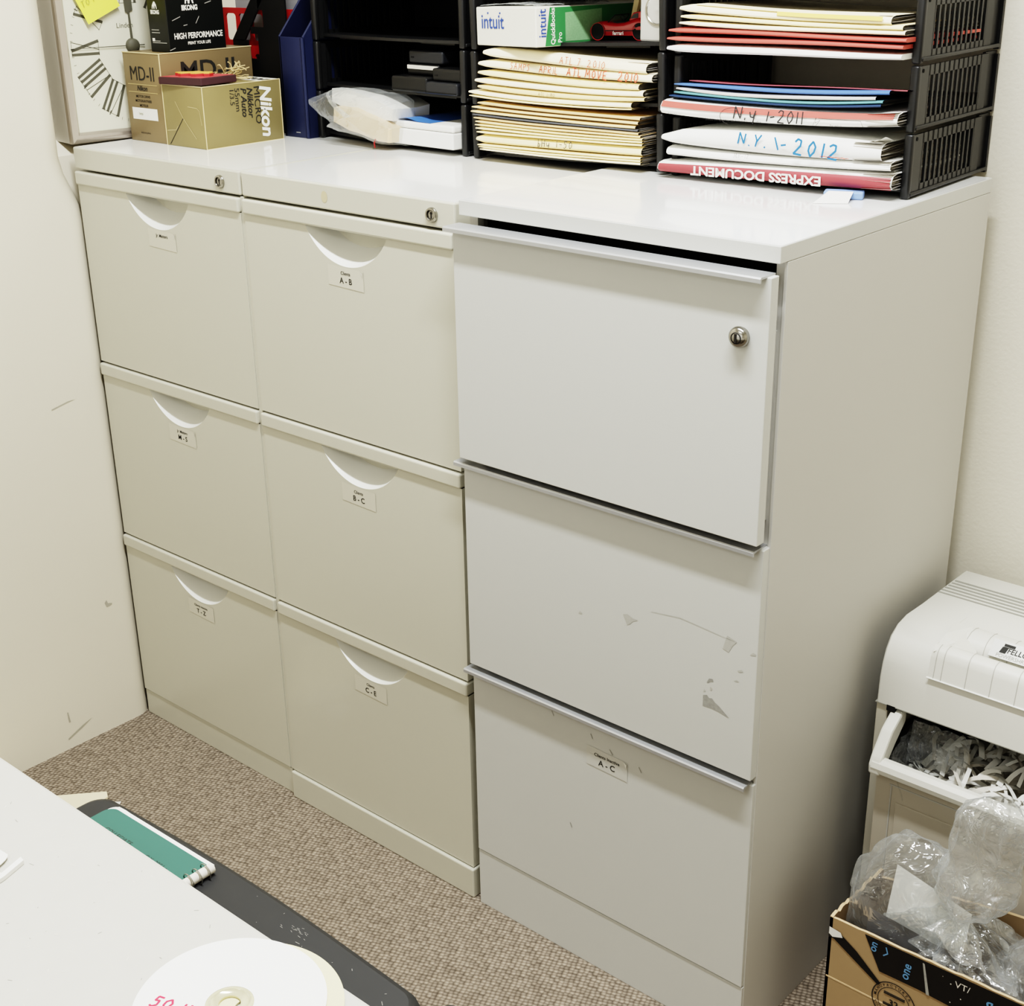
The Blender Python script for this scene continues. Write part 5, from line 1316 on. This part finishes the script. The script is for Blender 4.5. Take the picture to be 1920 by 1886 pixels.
def crumple(p, s1=28, a1=.008, s2=70, a2=.0035, seed=0.0):
    q = Vector(p) + Vector((seed, seed * .7, 0))
    n1 = noise.noise_vector(q * s1); n2 = noise.noise_vector(q * s2)
    r1 = 1 - abs(noise.noise(q * s1 * 1.3)) * 2
    return Vector(p) + n1 * a1 + n2 * a2 + Vector((0, 0, a2 * r1))
t = thing('plastic_bag', 'crumpled clear plastic bag at the left in the brown carton', 'plastic bag', (1.39, .12, .15))
mb = MB()
def bag1(u, v):
    a = 2 * PI * u; 
    pr = [(.010, .060), (.050, .085), (.060, .130), (.060, .180), (.058, .225), (.052, .262), (.042, .290), (.026, .306), (.006, .312)]
    k = v * (len(pr) - 1); i = min(int(k), len(pr) - 2); f = k - i
    r = pr[i][0] + (pr[i + 1][0] - pr[i][0]) * f; z = pr[i][1] + (pr[i + 1][1] - pr[i][1]) * f
    r *= 1 + .10 * math.cos(3 * a + 1) + .07 * math.cos(7 * a + z * 30) 
    p = Vector((1.3920 + r * 1.0 * math.cos(a) + (z - .2) * .10, .1150 + r * .80 * math.sin(a), z))
    p = crumple(p, 15, .013, 42, .0035, seed=2.0); p.x = max(1.3410, p.x) if p.z < .235 else p.x; p.y = min(.172, max(.0560, p.y)); return p
mb.grid(bag1, 110, 70, 'film1', cu=True); mb.build('bag_film', t)
t = thing('plastic_bag', 'milky plastic bag with a tied, puffed top in the brown carton', 'plastic bag', (1.48, .12, .15))
mb = MB()
def bag2(u, v):
    a = 2 * PI * u
    pr = [(.085, .100), (.080, .150), (.064, .190), (.040, .222), (.020, .243), (.021, .252), (.040, .266), (.047, .284), (.045, .306), (.040, .328), (.036, .350), (.033, .372), (.026, .392), (.012, .404)]
    k = v * (len(pr) - 1); i = min(int(k), len(pr) - 2); f = k - i; f = f * f * (3 - 2 * f)
    r = pr[i][0] + (pr[i + 1][0] - pr[i][0]) * f; z = pr[i][1] + (pr[i + 1][1] - pr[i][1]) * (k - i)
    pl_ = .17 if z < .25 else .06
    r *= 1 + pl_ * math.cos(9 * a + 1.3) + .13 * math.cos(3 * a + z * 18)
    wx = 1.25 if z < .24 else 1.0
    p = Vector((1.4680 + r * wx * math.cos(a) + (z - .245) * .10 + (.020 if z < .2 else 0), .1170 + min(r, .062) * .88 * math.sin(a), z))
    p = crumple(p, 14, .012, 45, .0030, seed=9.0); p.y = min(.172 if p.z < .26 else .1760, max(.0560, p.y)); return p
mb.grid(bag2, 120, 96, 'film2', cu=True); mb.build('bag_film', t)
mb = MB()
mb.grid(lambda u, v: crumple((1.470 + .062 * (u - .4) * (.3 + v), .106 - .035 * v, .246 - .012 * v - .03 * u * v + .006 * math.sin(9 * u)), 40, .004, 90, .002, seed=4), 22, 10, 'film2'); mb.build('tied_ends', t)
t = thing('plastic_bag', 'loose clear plastic wrapping at the right in the brown carton', 'plastic bag', (1.56, .12, .15))
mb = MB()
def bag3(u, v):
    a = 2 * PI * u; b = v * PI
    p = Vector((1.5750 + .080 * math.sin(b) * math.cos(a), .1150 + .052 * math.sin(b) * math.sin(a), .165 - .075 * math.cos(b)))
    p = crumple(p, 16, .020, 44, .005, seed=6.0); p.y = min(.172, max(.0560, p.y)); p.x = min(1.652, p.x); return p
mb.grid(bag3, 100, 60, 'film', cu=True); mb.build('bag_film', t)
t = thing('poly_mailer', 'dark grey plastic mailer tucked under the bags in the brown carton', 'mailer', (1.43, .09, .12))
mb = MB(); mb.grid(lambda u, v: (1.3640 + .114 * u, .0800 + .010 * v + .004 * noise.noise(Vector((u * 5, v * 4, 2))), .115 + .088 * v + .012 * (1 - u) * v), 16, 10, 'darkfilm'); mb.build('mailer_film', t)
t = thing('paper_sheet', 'white paper sheet leaning behind the dark grey mailer in the carton', 'paper', (1.43, .11, .15))
mb = MB(); mb.grid(lambda u, v: (1.3780 + .095 * u, .1020 + .022 * v, .160 + .080 * v + .024 * (1 - u)), 8, 8, 'paper'); mb.build('sheet', t)

# ================================================================== LIGHT, CAMERA, SCALE
def area(name, loc, sx, sy, power, col, target=None):
    l = bpy.data.lights.new(name, 'AREA'); l.shape = 'RECTANGLE'; l.size = sx * K; l.size_y = sy * K
    l.energy = power; l.color = col
    o = bpy.data.objects.new(name, l); C.objects.link(o); o.location = loc
    return o
area('ceiling_light', (1.30, -.46, 2.34), 1.15, .09, 46, (.955, .985, 1.0))
area('ceiling_light', (1.30, -2.2, 2.34), 1.15, .5, 10, (.955, .985, 1.0))  # fill lamp added out of view, further back, to lift the fronts
wl = area('front_fill_light', (1.3, -3.3, 1.35), 2.4, 1.3, 11, (.95, .985, 1.0)); wl.rotation_euler = (PI / 2, 0, 0)  # unseen fill panel added on the front wall to brighten the cabinet fronts
w = bpy.data.worlds.new('room_air'); bpy.context.scene.world = w; w.use_nodes = True
w.node_tree.nodes['Background'].inputs['Color'].default_value = (.9, .92, .95, 1)
w.node_tree.nodes['Background'].inputs['Strength'].default_value = .25

for me in bpy.data.meshes: me.transform(Matrix.Scale(K, 4))
for o in bpy.data.objects: o.location = o.location * K

cam = bpy.data.cameras.new('camera'); co = bpy.data.objects.new('camera', cam); C.objects.link(co)
R = [[0.7509998528519205, 0.6600751727225842, -0.017320143522625564], [0.23933137727161458, -0.29655862811886347, -0.9245395999855981], [-0.6154020741512543, 0.6901838497411457, -0.3806921862697288]]
cp = Vector((1.9367805284461672, -1.1881618294466976, 1.2966190615902815)) * K
mw = Matrix(((R[0][0], -R[1][0], -R[2][0], cp.x), (R[0][1], -R[1][1], -R[2][1], cp.y), (R[0][2], -R[1][2], -R[2][2], cp.z), (0, 0, 0, 1)))
co.matrix_world = mw
cam.sensor_fit = 'HORIZONTAL'; cam.sensor_width = 36; cam.lens = 36 * 2597.887 / 1920
cam.shift_x = (960 - 948.5467) / 1920; cam.shift_y = (937.2973 - 943) / 1920
cam.clip_start = .02; cam.clip_end = 30
sc = bpy.context.scene; sc.camera = co
sc.view_settings.view_transform = 'Filmic'; sc.view_settings.look = 'Very High Contrast'
sc.view_settings.exposure = 0.20; sc.view_settings.gamma = 1.0
sc.cycles.max_bounces = 10; sc.cycles.transparent_max_bounces = 24
